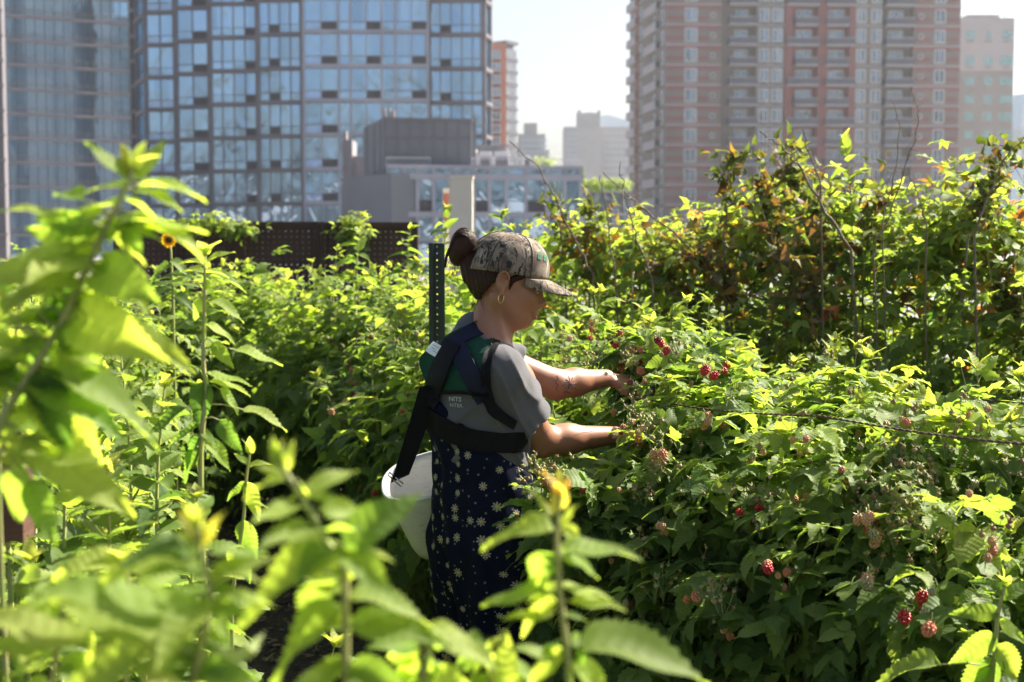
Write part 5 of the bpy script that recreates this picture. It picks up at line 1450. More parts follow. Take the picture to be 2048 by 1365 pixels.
# ---- writing on the shirt back
m_print = mat('white_print', (.45, .45, .46), .8)
def text_on(txt, px, py, size_px, bvx, parent, off=.0015, slant=0.0, bold=.0):
    cu = bpy.data.curves.new('t', 'FONT'); cu.body = txt; cu.size = 1; cu.offset = bold; cu.resolution_u = 2
    ob = bpy.data.objects.new('t', cu); COL.objects.link(ob); d_ = bpy.context.evaluated_depsgraph_get(); me = bpy.data.meshes.new_from_object(ob.evaluated_get(d_))
    bpy.data.objects.remove(ob); V = []
    for v in me.vertices:
        x = px + v.co.x * size_px * .95; y = py - v.co.y * size_px + slant * v.co.x * size_px; h_ = hit(bvx, x, y, off)
        V.append(tuple(h_[0]) if h_ else tuple(W(x, y, D0 - .1)))
    me2 = bpy.data.meshes.new('lettering'); me2.from_pydata(V, [], [tuple(p.vertices) for p in me.polygons]); me2.materials.append(m_print)
    o = bpy.data.objects.new('lettering', me2); COL.objects.link(o); o.parent = parent; 
    return o
bvt = bvh_of(tee, over)
try:
    text_on('NITS', 899, 802, 12.5, bvt, tee, .004, .06, .02); text_on('NTER.', 901, 814, 10.5, bvt, tee, .004, .06)
except Exception as e: print('text', e)

# ---- tattoos
m_ink = mat('tattoo_ink', (.075, .050, .052), .9, 0, .05)
bvb = bvh_of(body)
mb = MB()
def ink(pts, wd=1.6):
    Pp = []
    for i in range(len(pts) - 1):
        for t in np.linspace(0, 1, 4)[:(-1 if i < len(pts) - 2 else None)]:
            x = pts[i][0] * (1 - t) + pts[i+1][0] * t; y = pts[i][1] * (1 - t) + pts[i+1][1] * t; h_ = hit(bvb, x, y, -.0003)
            if h_: Pp.append(h_[0])
    if len(Pp) > 2: mb.tube(Pp, wd / 800 * .5, 4)
def leafink(x, y, a, L, wd=2.0): ink([(x, y), (x + math.cos(a) * L * .5 - math.sin(a) * 1.5, y + math.sin(a) * L * .5 + math.cos(a) * 1.5), (x + math.cos(a) * L, y + math.sin(a) * L)], wd)
for a in np.arange(11) * .571: leafink(1139, 768, a, 13 + 3 * math.sin(a * 3), 2.4)
ink([(1139, 768), (1134, 782), (1128, 792)], 1.8); leafink(1133, 783, .4, 9); leafink(1133, 783, 2.6, 8)
ink([(1113, 752), (1117, 758), (1110, 765), (1117, 771), (1111, 778), (1116, 784)], 1.6)
for i in range(5): x, y = 1032 + i * 2.6, 842 + i * 8; leafink(x, y, .3, 8); leafink(x, y, 2.7, 7)
ink([(1030, 838), (1036, 858), (1044, 878)], 1.4); ink([(1040, 868), (1046, 874), (1040, 880), (1034, 874), (1040, 868)], 1.5)
ink([(1080, 842), (1086, 850), (1082, 860), (1090, 868), (1098, 860)], 1.3); ink([(1120, 880), (1128, 876), (1136, 882)], 1.2); ink([(1146, 872), (1165, 866), (1190, 862)], 1.1)
if mb.V: mb.build('tattoo', m_ink, body)

# ---- picking bucket
m_buck = mat('white_plastic', (.62, .62, .62), .4); g = G(m_buck); P = g.coord('Object'); g.set(g.b, 'Base Color', g.mix(g.ramp(g.noise(g.mapping(P, (1, 1, 3)), 22, 5, .7, 1.5), [(.52, (0, 0, 0)), (.75, (1, 1, 1))]), (.64, .64, .63), (.42, .40, .36))); g.set(g.b, 'Subsurface Weight', .1); g.set(g.b, 'Subsurface Radius', (.01, .01, .01))
bk = empty('bucket', (P3(855, 940, D0 + .16)[0], D0 + .16, P3(855, 1120, D0 + .16)[2]), 'white plastic picking bucket hanging from the harness behind her hip', 'bucket')
def bucket():
    tilt = Matrix.Rotation(math.radians(-15), 3, 'Y') @ Matrix.Rotation(math.radians(24), 3, 'X')
    c0 = Vector(tuple(P3(862, 948, D0 + .16))); N = 48
    prof = [(1.0, 0), (.985, -.03), (.90, -.13), (.84, -.19), (.78, -.215), (.60, -.228), (0.02, -.229)]
    def ringpt(q, z, a): return c0 + tilt @ Vector((q * .130 * abs(math.cos(a)) ** .8 * (1 if math.cos(a) > 0 else -1), q * .105 * abs(math.sin(a)) ** .8 * (1 if math.sin(a) > 0 else -1), z))
    V = []; A = np.arange(N) * 2 * math.pi / N
    for q, z in prof: V += [tuple(ringpt(q, z, a)) for a in A]
    k = len(prof)
    inner = [(q * .975, z + .003) for q, z in prof]
    for q, z in inner: V += [tuple(ringpt(q, z, a)) for a in A]
    Q = [(j*N + i, (j+1)*N + i, (j+1)*N + (i+1) % N, j*N + (i+1) % N) for j in range(k - 1) for i in range(N)]
    Q += [((j+k)*N + i, (j+k)*N + (i+1) % N, (j+1+k)*N + (i+1) % N, (j+1+k)*N + i) for j in range(k - 1) for i in range(N)]
    Q += [(i, (i+1) % N, k*N + (i+1) % N, k*N + i) for i in range(N)]
    mb = MB(); mb.add(V, Q); mb.build('tub', m_buck, bk, smooth=True)
    mb = MB(); mb.tube([ringpt(1.015, -.002, a) for a in list(A) + [0]], .0045, 8, cap=False); mb.build('rim', m_buck, bk, smooth=True)
bucket()
# metal wire buckle between strap and rim
m_steel = mat('steel', (.55, .55, .56), .25, 1.0); mb = MB()
q = [P3(779, 945, D0 - .035), P3(806, 968, D0 - .035), P3(803, 974, D0 - .035), P3(776, 951, D0 - .035), P3(779, 945, D0 - .035)]
mb.tube(q, .0022, 6); mb.build('strap_buckle', m_steel, harness, smooth=True)
# ================================================================== single plants
LEAVES_N = len(T_ONE)
def cane(name, label, cat, stem, leaves, Y, rad=(.004, .002), fresh=.7, seed=1, group=None, tipbuds=5, tipsize=.03, redtip=False, mt=None, extra=None):
    """one cane: stem px path, leaves (bx,by,tx,ty[,dY,tilt,fresh]) in the photo's proportions at depth Y"""
    r = np.random.default_rng(seed); P_ = [W(x, y, Y + (q[0] if q else 0)) for x, y, *q in stem]
    root = empty(name, (P_[-1].x, P_[-1].y, 0), label, cat, group); SB = MB(); LV = Leaves()
    g0 = P_[-1]; P_ = P_ + [Vector((g0.x + .02, g0.y + .05, 0.02))] if g0.z > .3 else P_
    # resample the stem smoothly
    A = np.array([tuple(p) for p in P_]); k = len(A); t = np.arange(k); tt = np.linspace(0, k - 1, k * 5)
    S = np.stack([np.interp(tt, t, A[:, i]) for i in range(3)], -1)
    for _ in range(4): S[1:-1] = (S[:-2] + 2 * S[1:-1] + S[2:]) / 4
    SB.tube(S, np.interp(tt, t, np.linspace(rad[1], rad[0], k)), 8)
    if extra:
        ne, lo_, hi_, k0, k1 = extra; leaves = list(leaves)
        for i in range(ne):
            q = k0 + (k1 - k0) * (i + r.random()) / ne; j = min(int(q), len(stem) - 2); t_ = q - j
            sx = stem[j][0] * (1 - t_) + stem[j+1][0] * t_; sy = stem[j][1] * (1 - t_) + stem[j+1][1] * t_; sd = 1 if i % 2 else -1; ln = r.uniform(lo_, hi_); an = r.normal(.15, .45)
            bx_ = sx + sd * ln * .18; leaves.append((bx_, sy - 6, bx_ + sd * ln * math.cos(an), sy - 6 + ln * math.sin(an), r.normal(0, .04), r.uniform(.3, .95) if r.random() < .75 else 1.25, r.uniform(.6, 1.0)))
    for q in leaves:
        bx, by, tx, ty = q[:4]; dY = q[4] if len(q) > 4 else r.uniform(-.25, .25) * .1; tilt = (q[5] if q[5] > 1.0 else q[5] * .6) if len(q) > 5 else r.uniform(.25, .8); fr = q[6] if len(q) > 6 else fresh + r.normal(0, .12)
        b0 = W(bx, by, Y); tp = W(tx, ty, Y + dY); d = tp - b0; L = d.length
        dn = np.array(tuple(d)) / L; up = np.array([r.normal(0, .15), -math.sin(tilt), math.cos(tilt)])
        if abs(dn @ up) > .9: up = np.array([dn[2], -.5, -dn[0]])
        # petiole from the nearest stem point
        i = int(np.argmin(np.linalg.norm(S - np.array(tuple(b0)), axis=1))); s0 = Vector(S[i])
        if (s0 - b0).length > .004: SB.tube([s0, s0.lerp(b0, .5) + Vector((0, 0, .004)), b0 + d * .03], [rad[1] * .6, rad[1] * .45, rad[1] * .4], 5)
        LV.put('HIONE', int(r.integers(6)), np.array(tuple(b0)), dn, up, L, leafcol(fr, 1, r)[0] * (np.array([1.3, 1.0, .95]) if fr > 1.05 else 1.12))
    tp = np.array(tuple(P_[0])); ax = tp - np.array(tuple(P_[1])); ax /= np.linalg.norm(ax)
    for i in range(tipbuds):
        a = r.uniform(0, 6.28); h = np.array([math.cos(a), math.sin(a), 0]); el = r.uniform(.9, 1.45); d = h * math.cos(el) + ax * math.sin(el)
        LV.put('HIONE', int(r.integers(6)), tp - ax * .004, d, -h + r.normal(0, .2, 3), tipsize * r.uniform(.6, 1.3), leafcol(1.0, 1, r)[0] * (np.array([1.5, .85, .9]) if redtip and r.random() < .6 else np.array([1.2, 1.1, 1.3])))
    mb = MB(); flush2(LV, mb); mb.build('foliage', mt or m_leaf2, root, smooth=True); SB.build('stem', m_stem, root, smooth=True)
    return root
T_HIONE = [leaflet(26, seed=700 + i, wide=.20 + .017 * i, fold=.12 + .08*i, droop=.10 + .09 * i, cols=2, teeth=.09, wav=.035, base=.6) for i in range(6)]
_old = Leaves.flush
def flush2(LV, mb, mi=0):
    L = {k: v for k, v in LV.items.items() if k[0] == 'HIONE'}; LV.items = {k: v for k, v in LV.items.items() if k[0] != 'HIONE'}
    for (T_, tid), q in L.items():
        g_ = globals(); sv = T_ONE[tid]; T_ONE[tid] = T_HIONE[tid]; tmp = Leaves(); tmp.items = {('ONE', tid): q}; _old(tmp, mb, mi); T_ONE[tid] = sv
    if LV.items: _old(LV, mb, mi)

FG = 'tall raspberry canes standing in the near row'
cane('raspberry_cane', 'largest blurred raspberry cane leaning up from the left edge against the glass towers', 'raspberry cane',
     [(266, 335), (240, 400), (218, 440), (172, 540), (128, 640), (73, 730), (0, 840), (-40, 1000)],
     [(262,365,182,275,-.02,.9,.95),(268,360,328,272,.02,1.1,.7),(262,350,246,285,0,1.0,1.1),(275,375,398,350,.0,.5,.95),(258,380,180,352,0,.4,.9),(270,385,360,385,-.02,.6,.9),
      (238,410,110,412,.02,.5,.8),(140,428,0,408,-.01,.35,.85),(160,400,102,360,.03,1.0,.3),(238,425,300,470,.02,.9,.3),(240,440,418,440,.02,.45,.9),(290,455,422,470,.0,.5,.95),(245,445,290,512,.01,1.1,.35),(215,440,150,470,.0,.6,.9),(215,455,90,510,.0,.5,.4),(225,430,215,490,0,1.2,1.0),
      (180,530,305,595,-.02,.75,.8),(165,545,40,590,0,.5,.8),(150,560,90,690,.02,1.3,.2),(165,555,240,620,.02,1.0,.8),(190,540,300,545,.02,.5,.9),(135,520,0,540,.03,.3,.9),
      (205,655,382,705,-.03,.9,.85),(140,640,190,782,0,1.25,.15),(130,640,20,700,.02,.7,.7),(120,655,60,600,.02,.9,.3),
      (85,735,130,912,-.02,1.35,.15),(75,745,325,785,.0,.6,.75),(65,770,245,830,-.04,.5,.35),(60,790,-60,720,0,.6,.5),(70,760,210,950,.03,1.2,.9),
      (50,870,270,1015,-.03,.8,.85),(60,960,110,1090,-.02,1.2,.6),(180,600,90,610,.02,.3,.95),(150,660,250,655,-.02,.3,.95),(100,720,210,740,.02,1.3,.9),(40,820,150,790,.02,.3,.95),(30,860,-60,900,.0,1.2,.8),(10,900,120,880,-.01,1.25,.9),(225,470,300,520,.02,.2,.9),(190,510,120,480,.02,1.25,.9),(30,700,-40,640,.02,.5,.9),(20,650,110,600,.03,.4,.9),(0,620,70,560,.02,1.25,.6),(10,600,-50,560,.0,.5,.9),(50,560,130,590,.04,.3,.8),(20,720,60,850,.03,1.3,.3),(0,760,40,660,.04,1.2,.7),(90,680,30,760,.03,1.3,.25),(60,880,180,930,.02,.4,.9),(40,930,30,1060,.03,1.3,.35),(160,620,110,520,.04,1.2,.8),(250,400,330,420,.02,.3,.9),(215,470,130,520,.03,1.2,.5),(145,590,240,600,.03,1.2,.85),(30,900,110,960,.02,1.0,.2),(95,905,200,900,.03,.8,.8)], 1.32, (.0048, .0024), seed=3, group=FG, tipsize=.03, extra=(34, 70, 145, 1.7, 6.2))
cane('raspberry_cane', 'sharp upright raspberry cane in front of the fence, right of the sunflower', 'raspberry cane',
     [(410, 508), (410, 560), (408, 650), (406, 740), (415, 770), (405, 850), (398, 950)],
     [(408,530,365,508,0,.5,.95),(412,528,456,490,0,.7,.95),(408,548,366,527,0,.5,.9),(412,546,452,536,0,.4,.9),(418,555,488,550,0,.45,.85),(368,566,290,562,0,.45,.6),(408,560,432,595,0,1,.8),
      (415,600,492,622,0,.7,.85),(404,598,384,645,.02,1.1,.8),(410,590,470,570,.05,.8,.6),(406,652,342,655,0,.4,.6),(412,650,476,675,0,.6,.85),(404,640,440,600,.03,.9,.6),
      (470,700,568,718,0,.6,.85),(425,685,465,735,-.02,1.2,.55),(410,700,450,660,.04,.8,.8),(418,748,506,765,0,.6,.85),(420,765,502,772,0,.4,.9),(408,768,370,802,.02,1,.8),(404,765,398,855,-.02,1.35,.15),(440,778,485,822,0,.9,.85),
      (486,820,577,834,0,.5,.85),(440,840,478,905,-.02,1.3,.5),(398,852,330,880,0,.7,.2),(370,815,290,862,-.02,.8,.3),(400,860,440,890,0,1,.75),(402,870,360,925,0,1,.2),(410,880,470,930,0,1,.7),(400,900,350,960,0,1,.3)], 2.35, (.0055, .0025), seed=4, group=FG, tipsize=.035)
cane('raspberry_cane', 'very blurred raspberry cane at the bottom, left of the white bucket', 'raspberry cane',
     [(558, 925), (590, 975), (625, 1030), (648, 1080), (690, 1130), (692, 1220), (690, 1365)],
     [(560,940,545,878,0,1,1.0),(570,940,580,880,0,1,1.0),(565,950,510,925,0,.8,1.0),(600,990,560,1010,0,.6,.8),(615,995,700,915,.02,1,.7),(630,1000,660,985,0,1.2,1),(688,1095,825,975,.0,1.1,.25),(690,1100,788,1100,0,.4,.95),
      (688,1090,450,1192,-.03,.75,.9),(695,1150,640,1120,0,1,.9),(700,1195,860,1195,0,.6,.9),(695,1190,600,1130,.02,.8,.9),(690,1215,485,1345,0,.6,.6),(700,1250,890,1255,-.02,1,.55),(700,1260,590,1225,.03,.7,.9),(860,1250,1005,1335,0,.9,.95),(690,1320,560,1400,-.02,1,.4),(700,1330,830,1400,-.02,1.1,.5),(700,1160,690,1100,0,1,1.05)], 1.08, (.0036, .002), seed=5, group=FG, tipsize=.022, extra=(9, 50, 100, .5, 4.5))
cane('raspberry_cane', 'blurred raspberry cane with a pink tip in front of the floral overalls', 'raspberry cane',
     [(1121, 985), (1113, 1060), (1116, 1130), (1122, 1210), (1136, 1310), (1140, 1400)],
     [(1118,1020,1122,945,0,1,1.15),(1112,1030,1092,1000,0,.8,1.1),(1120,1050,1155,1005,0,.8,1.05),(1110,1062,968,1046,0,.55,.95),(1122,1102,1280,1082,0,.5,.9),(1118,1120,1150,1075,.02,1.1,.6),(1115,1135,1084,1098,0,.9,.5),(1118,1145,1086,1128,0,1.2,.6),
      (1122,1172,1226,1190,0,.5,.9),(1112,1178,958,1192,0,.45,.5),(1118,1185,1045,1178,.02,.6,.9),(1115,1205,1025,1245,0,.9,.9),(1122,1235,1170,1225,0,.6,.9),(1158,1290,1415,1285,-.02,.7,.9),(1160,1290,1165,1340,0,1.2,.7),(1010,1400,1015,1265,0,1.2,1.0),(1130,1300,1040,1370,0,1,.9),(1140,1330,1250,1400,0,1,.9),(1120,1290,1060,1290,.03,.8,.3)], 1.22, (.0036, .0018), seed=6, group=FG, tipsize=.024, redtip=True, extra=(9, 50, 110, .5, 4.6))
cane('raspberry_cane', 'most blurred raspberry cane low in the lower left corner', 'raspberry cane',
     [(395, 1045), (400, 1110), (425, 1180), (410, 1260), (385, 1365), (380, 1420)],
     [(400,1090,370,1020,0,1,1.1),(400,1095,445,1020,0,1,1.1),(405,1120,190,1095,-.02,.6,.95),(420,1170,520,1090,.0,.9,.9),(420,1190,320,1170,0,.6,1),(425,1200,500,1235,0,1.1,.4),(410,1240,60,1150,-.03,.55,.9),(350,1300,110,1170,0,.7,.9),(410,1270,480,1290,0,1,.5),(400,1300,250,1400,0,1,.35),(395,1330,520,1360,0,1.1,.5),(300,1300,60,1400,0,.8,.9),(180,1290,-60,1210,0,.5,.95)], 1.0, (.0034, .002), seed=7, group=FG, tipsize=.02, extra=(16, 60, 130, .6, 4.6))
cane('raspberry_cane', 'young raspberry cane with drooping leaves right of the sharp upright one, above the path edge', 'raspberry cane',
     [(500, 905), (492, 960), (488, 1040), (470, 1140), (460, 1250)],
     [(498,930,470,905,0,.8,1.0),(500,935,535,915,0,.8,1.0),(495,965,520,1045,0,1.2,.85),(490,965,450,1000,0,1,.4),(490,1010,530,1000,0,.6,.8),(485,1040,510,1130,0,1.1,.5),(480,1090,450,1150,0,1.1,.85),(475,1100,505,1170,0,1,.4)], 2.45, (.004, .002), seed=8, group=FG)
for i_, (lab_, stem_, Y_, ex_) in enumerate([
    ('small blurred cane at the bottom left corner of the picture', [(120, 1170), (125, 1240), (110, 1320), (100, 1420)], 1.25, (20, 60, 120, .1, 2.8)),
    ('small blurred cane at the bottom between the two blurred tall ones', [(250, 1120), (262, 1200), (255, 1290), (250, 1420)], 1.35, (20, 60, 120, .1, 2.8)),
    ('short blurred cane at the bottom edge, under the white bucket', [(860, 1290), (850, 1340), (850, 1430)], 1.2, (10, 60, 120, .1, 1.6)),
    ('short blurred cane at the bottom edge in front of the overalls hem', [(975, 1300), (985, 1350), (990, 1430)], 1.25, (10, 50, 110, .1, 1.6)),
    ('blurred upright cane at the left edge behind the biggest one', [(45, 560), (30, 680), (10, 800), (-10, 950)], 1.6, (24, 70, 130, .1, 2.9))]):
    cane('raspberry_cane', lab_, 'raspberry cane', stem_, [], Y_, (.0034, .0018), seed=60 + i_, group=FG, tipsize=.022, extra=ex_)
# big soft leaves in the lower right corner
cane('raspberry_cane', 'raspberry cane with broad pale leaves in the lower right corner', 'raspberry cane',
     [(2010, 1170), (1995, 1230), (1990, 1300), (1980, 1400)],
     [(2005,1190,1960,1150,0,.9,.5),(2005,1200,2070,1150,0,.9,.5),(1998,1225,1900,1225,0,1.1,.75),(1998,1240,2060,1290,0,1.1,.7),(1992,1270,1900,1330,0,1.1,.7),(1990,1290,2060,1370,0,1.1,.6),(1880,1330,1740,1325,.02,.35,.4),(1985,1330,1900,1400,0,1,.4),(1992,1310,1960,1400,0,1.2,.3)], 2.3, (.005, .003), seed=9)

# tall shoot rising from the thicket
LEFT = True
def single_shoot(label, base, tip, nl, size, Y, T='ONE', fresh=.75, seed=1, name='raspberry_shoot', group='leafy shoots above the thicket'):
    Y += 1.0 if 4 < Y < 5.5 else 0; size *= 1.1; r = np.random.default_rng(seed); LV = Leaves(); SB = MB(); b0 = W(*base, Y); t0 = W(*tip, Y)
    root = empty(name, (b0.x, b0.y, 0), label, 'shoot', group); shoot(LV, SB, b0, t0, nl, size, T, fresh, r=r, r0=.005, bow=.03)
    SB.tube([(b0.x, b0.y, 0.02), b0], [.006, .005], 6)
    mb = MB(); LV.flush(mb); mb.build('foliage', m_leaf, root, smooth=True); SB.build('stem', m_stem, root, smooth=True)
for i_, (lab_, bx_, by_, tx_, ty_, Y_, n_, s_) in enumerate([
    ('small upright leafy cane at the left edge against the pale building base', 70, 800, 60, 535, 3.0, 14, .085),
    ('leafy cane behind the big blurred one, cut by the left edge', 20, 900, -5, 590, 2.6, 14, .10),
    ('leafy cane in the lower left, between the board and the sharp upright cane', 250, 1000, 240, 700, 2.7, 14, .10),
    ('leafy cane just left of the sharp upright cane, lower than it', 320, 980, 330, 765, 2.6, 11, .095),
    ('leafy cane right of the wooden board end', 120, 1080, 130, 800, 2.4, 14, .10),
    ('leafy cane in the lower left with its tip level with the board bottom', 200, 1250, 215, 930, 2.2, 14, .10),
    ('leafy cane near the path edge, below the drooping young one', 400, 1260, 395, 985, 2.3, 14, .095),
    ('low leafy cane at the very bottom left, under the board', 70, 1400, 60, 1110, 1.9, 13, .09),
    ('low leafy cane at the bottom beside the very blurred one', 310, 1450, 300, 1130, 1.8, 13, .085)]):
    single_shoot(lab_, (bx_, by_ + 230), (tx_, ty_), int(n_ * 1.9), s_, Y_, seed=40 + i_, name='raspberry_cane', group='leafy canes in the near row at the left')
single_shoot('tallest leafy green shoot rising from the thicket before the brick tower', (1702, 640), (1690, 278), 22, .125, 5.1, seed=2)
single_shoot('leafy shoot at the right of the thicket, below the bare red twigs', (1850, 560), (1845, 405), 12, .10, 5.2, seed=3)
single_shoot('leafy shoot at the right edge of the thicket', (1965, 560), (1958, 400), 12, .11, 5.0, seed=4)
single_shoot('leafy shoot in front of the low dark terrace building', (1265, 540), (1262, 425), 11, .10, 6.6, seed=5)
single_shoot('leafy shoot just right of the beige column', (1010, 540), (1005, 425), 11, .12, 7.0, seed=6)
single_shoot('leafy shoot just left of the beige column', (815, 560), (822, 455), 12, .10, 7.0, seed=7)
single_shoot('leafy shoot directly above the green post', (885, 520), (893, 415), 9, .10, 7.2, seed=8)
single_shoot('leafy shoot standing above the fence end', (712, 580), (722, 430), 13, .11, 7.4, seed=9)

# bare arching canes
BC = 'bare canes arching out of the thicket'
for i, (lab, pts, Y, r0) in enumerate([
    ('long bare cane arching left to a point before the grey block', [(1018, 283), (1072, 328), (1104, 385), (1132, 445), (1185, 550)], 6.2, .006),
    ('bare cane slanting down from the terrace building, longest of the middle ones', [(1205, 345), (1285, 415), (1360, 478), (1450, 565)], 5.8, .006),
    ('bare cane upright below the tip of the slanting one', [(1200, 350), (1214, 430), (1232, 570)], 5.9, .005),
    ('thin bare cane starting at the left side of the brick tower', [(1238, 325), (1250, 400), (1276, 480), (1305, 560)], 5.7, .005),
    ('thick pale bare cane pointing up left before the brick tower', [(1520, 265), (1568, 298), (1600, 335), (1650, 425), (1705, 500)], 5.2, .0065),
    ('short bare cane right of the thick pale one', [(1605, 258), (1616, 300), (1642, 365)], 5.2, .0045),
    ('thin reddish twig, left one of the two tallest', [(1785, 195), (1800, 260), (1794, 330), (1770, 420), (1748, 510)], 4.8, .003),
    ('thin reddish twig, right one of the two tallest', [(1825, 180), (1838, 230), (1832, 280), (1808, 345), (1765, 470)], 4.8, .003),
    ('short bare cane leaning right under the two reddish twigs', [(1815, 345), (1838, 395), (1850, 450)], 4.9, .004),
    ('dark bare cane crossing the right edge of the picture', [(2050, 272), (2005, 325), (1975, 395), (1950, 470)], 4.7, .005)]):
    Y += .55; r0 *= 1.15; b_ = MB(); A = [W(x, y, Y) for x, y in pts]; A.append(Vector((A[-1].x + .1, A[-1].y + .1, .05)))
    S = []; rb = np.random.default_rng(i)
    for k in range(len(A) - 1):
        for t in np.linspace(0, 1, 7)[:-1]: S.append(np.array(tuple(A[k].lerp(A[k+1], t))) + rb.normal(0, .0035, 3))
    S.append(np.array(tuple(A[-1]))); n = len(S); b_.tube(S, np.linspace(r0 * .35, r0, n), 6)
    for k in range(2, n - 6, 2):      # side thorns and short twigs
        d = rb.normal(size=3); d /= np.linalg.norm(d); ln = rb.uniform(.01, .03) if rb.random() < .7 else rb.uniform(.05, .12)
        b_.tube([S[k], S[k] + d * ln], [r0 * .4, r0 * .12], 4)
    tag(b_.build('bare_cane', m_cane, smooth=True), lab, 'bare cane', BC)
# branches with small yellow and orange leaves
AUT = np.array([(.22, .17, .045), (.22, .13, .04), (.16, .08, .035), (.13, .16, .04), (.10, .14, .035), (.17, .19, .05)])
def bramble(lab, pts, Y, n, spread, size=.042, seed=0, orange=.5):
    Y += 1.0; size *= 1.1; spread *= 1.15; r = np.random.default_rng(seed); A = [W(x, y, Y) for x, y in pts]; root = empty('autumn_branch', (A[-1].x, A[-1].y, 0), lab, 'branch', 'branches with yellowing leaves'); SB = MB(); LV = Leaves()
    P_ = A + [Vector((A[-1].x + .05, A[-1].y + .1, .05))]
    S = []
    for k in range(len(P_) - 1):
        for t in np.linspace(0, 1, 8)[:-1]: S.append(np.array(tuple(P_[k].lerp(P_[k+1], t))) + r.normal(0, .006, 3))
    m = len(S); SB.tube(S, np.linspace(.0018, .006, m), 6); lim = (len(A) - 1) * 7
    n = int(n * .62); spread *= 1.35
    for i in range(n):
        k = int(r.integers(0, lim)); p = S[k]; d = r.normal(size=3); d[2] += .3; d /= np.linalg.norm(d); ln = abs(r.normal(0, spread)); e = p + d * ln
        if i % 3 == 0: SB.tube([p, e], [.0013, .0006], 3, cap=False)
        for q in range(3):
            c = AUT[r.integers(0, 3)] if r.random() < orange * .75 else AUT[r.integers(3, 6)]
            dd = r.normal(size=3); LV.put('DRY', int(r.integers(5)), p + d * ln * r.uniform(.3, 1) + r.normal(0, .008, 3), dd, r.normal(size=3), size * r.uniform(.6, 1.3), c * r.uniform(.7, 1.2))
    mb = MB(); LV.flush(mb); mb.build('foliage', m_leaf_dry, root, smooth=True); SB.build('stem', m_cane, root, smooth=True)
bramble('yellowing branch hanging in a hook left of the thick pale cane', [(1496, 305), (1460, 322), (1452, 380), (1450, 470)], 5.3, 60, .05, seed=1, orange=.35)
bramble('dense yellowing branch around the thick pale cane', [(1570, 310), (1600, 380), (1640, 450), (1680, 560)], 5.2, 190, .10, seed=2, orange=.35)
bramble('yellowing branch left of the dense one, before the brick tower', [(1512, 375), (1540, 430), (1575, 500), (1600, 600)], 5.3, 120, .08, seed=3, orange=.4)
bramble('orange leaved branch above the cap brim', [(1182, 420), (1176, 480), (1180, 590)], 6.0, 80, .07, seed=4, orange=.6)
bramble('small yellowing branch on the long bare arching cane', [(1102, 390), (1118, 440), (1130, 500)], 6.1, 40, .05, seed=5, orange=.3)
bramble('yellowing branch rising along the dark cane at the right edge', [(2030, 290), (2000, 340), (1975, 400), (1930, 480)], 4.7, 110, .07, seed=6, orange=.4)
bramble('orange leaved branch under the tallest green shoot', [(1760, 390), (1745, 440), (1730, 540)], 5.1, 80, .08, seed=7, orange=.75)
bramble('brown and orange leaves low in the thicket at the right edge', [(2000, 560), (2020, 620), (2040, 700)], 4.75, 150, .12, seed=8, orange=.95)
bramble('brown and orange leaves in the middle of the thicket', [(1540, 500), (1600, 560), (1640, 640)], 4.95, 170, .14, seed=9, orange=.9)
bramble('orange leaves in the thicket right of her cap', [(1390, 510), (1440, 550), (1460, 600)], 5.3, 130, .12, seed=10, orange=.85)
bramble('brown leaves behind her reaching hands', [(1300, 520), (1350, 570), (1400, 640)], 5.6, 110, .12, seed=11, orange=.8)

# climbers on the fence, roof plants, sunflower
def leafheap(name, lab, cat, blobs, n, size, seed, m=m_leaf, fresh=.8, T='LOW', autumn=0):
    LV = Leaves(); r = np.random.default_rng(seed); 
    for c, rad in blobs: clump(LV, c, rad, n, size, T, fresh, r, low=-1, shell=.2, autumn=autumn)
    mb = MB(); LV.flush(mb); o = mb.build('foliage', m, None, smooth=True); o.name = name; return tag(o, lab, cat)
leafheap('climbing_plant', 'yellow green climber spilling over the top of the fence, left of its middle', 'climber', [(P3(x, y, 10.9), (.17, .1, .07)) for x, y in ((385, 452), (410, 440), (440, 446), (465, 452), (488, 458))], 55, .075, 31)
leafheap('climbing_plant', 'yellow green climber standing above the fence near its right end', 'climber', [(P3(x, y, 10.9), (.1, .1, .10)) for x, y in ((705, 440), (715, 455), (695, 462), (720, 475))], 50, .08, 32)
leafheap('roof_shrub', 'small green shrub on the planted roof terrace beside the brick tower', 'shrub', [(P3(x, 368, 108), (.9, .9, .5)) for x in (1170, 1195, 1220, 1240)], 120, .35, 33)
leafheap('roof_shrub', 'pale green shrub behind the roof railing, right of the air handlers', 'shrub', [(P3(1090, 326, 96), (.8, .8, .6))], 150, .3, 34)
leafheap('cypress', 'thin dark cypress at the right end of the grey block roof', 'tree', [(P3(1163, 350, 96), (.18, .18, .6))], 150, .2, 35, fresh=0)
m_yel = mat('sunflower_petal', (.80, .46, .02), .5); m_disc = noisy('sunflower_disc', (.03, .012, .006), (.10, .045, .012), 300, .9)
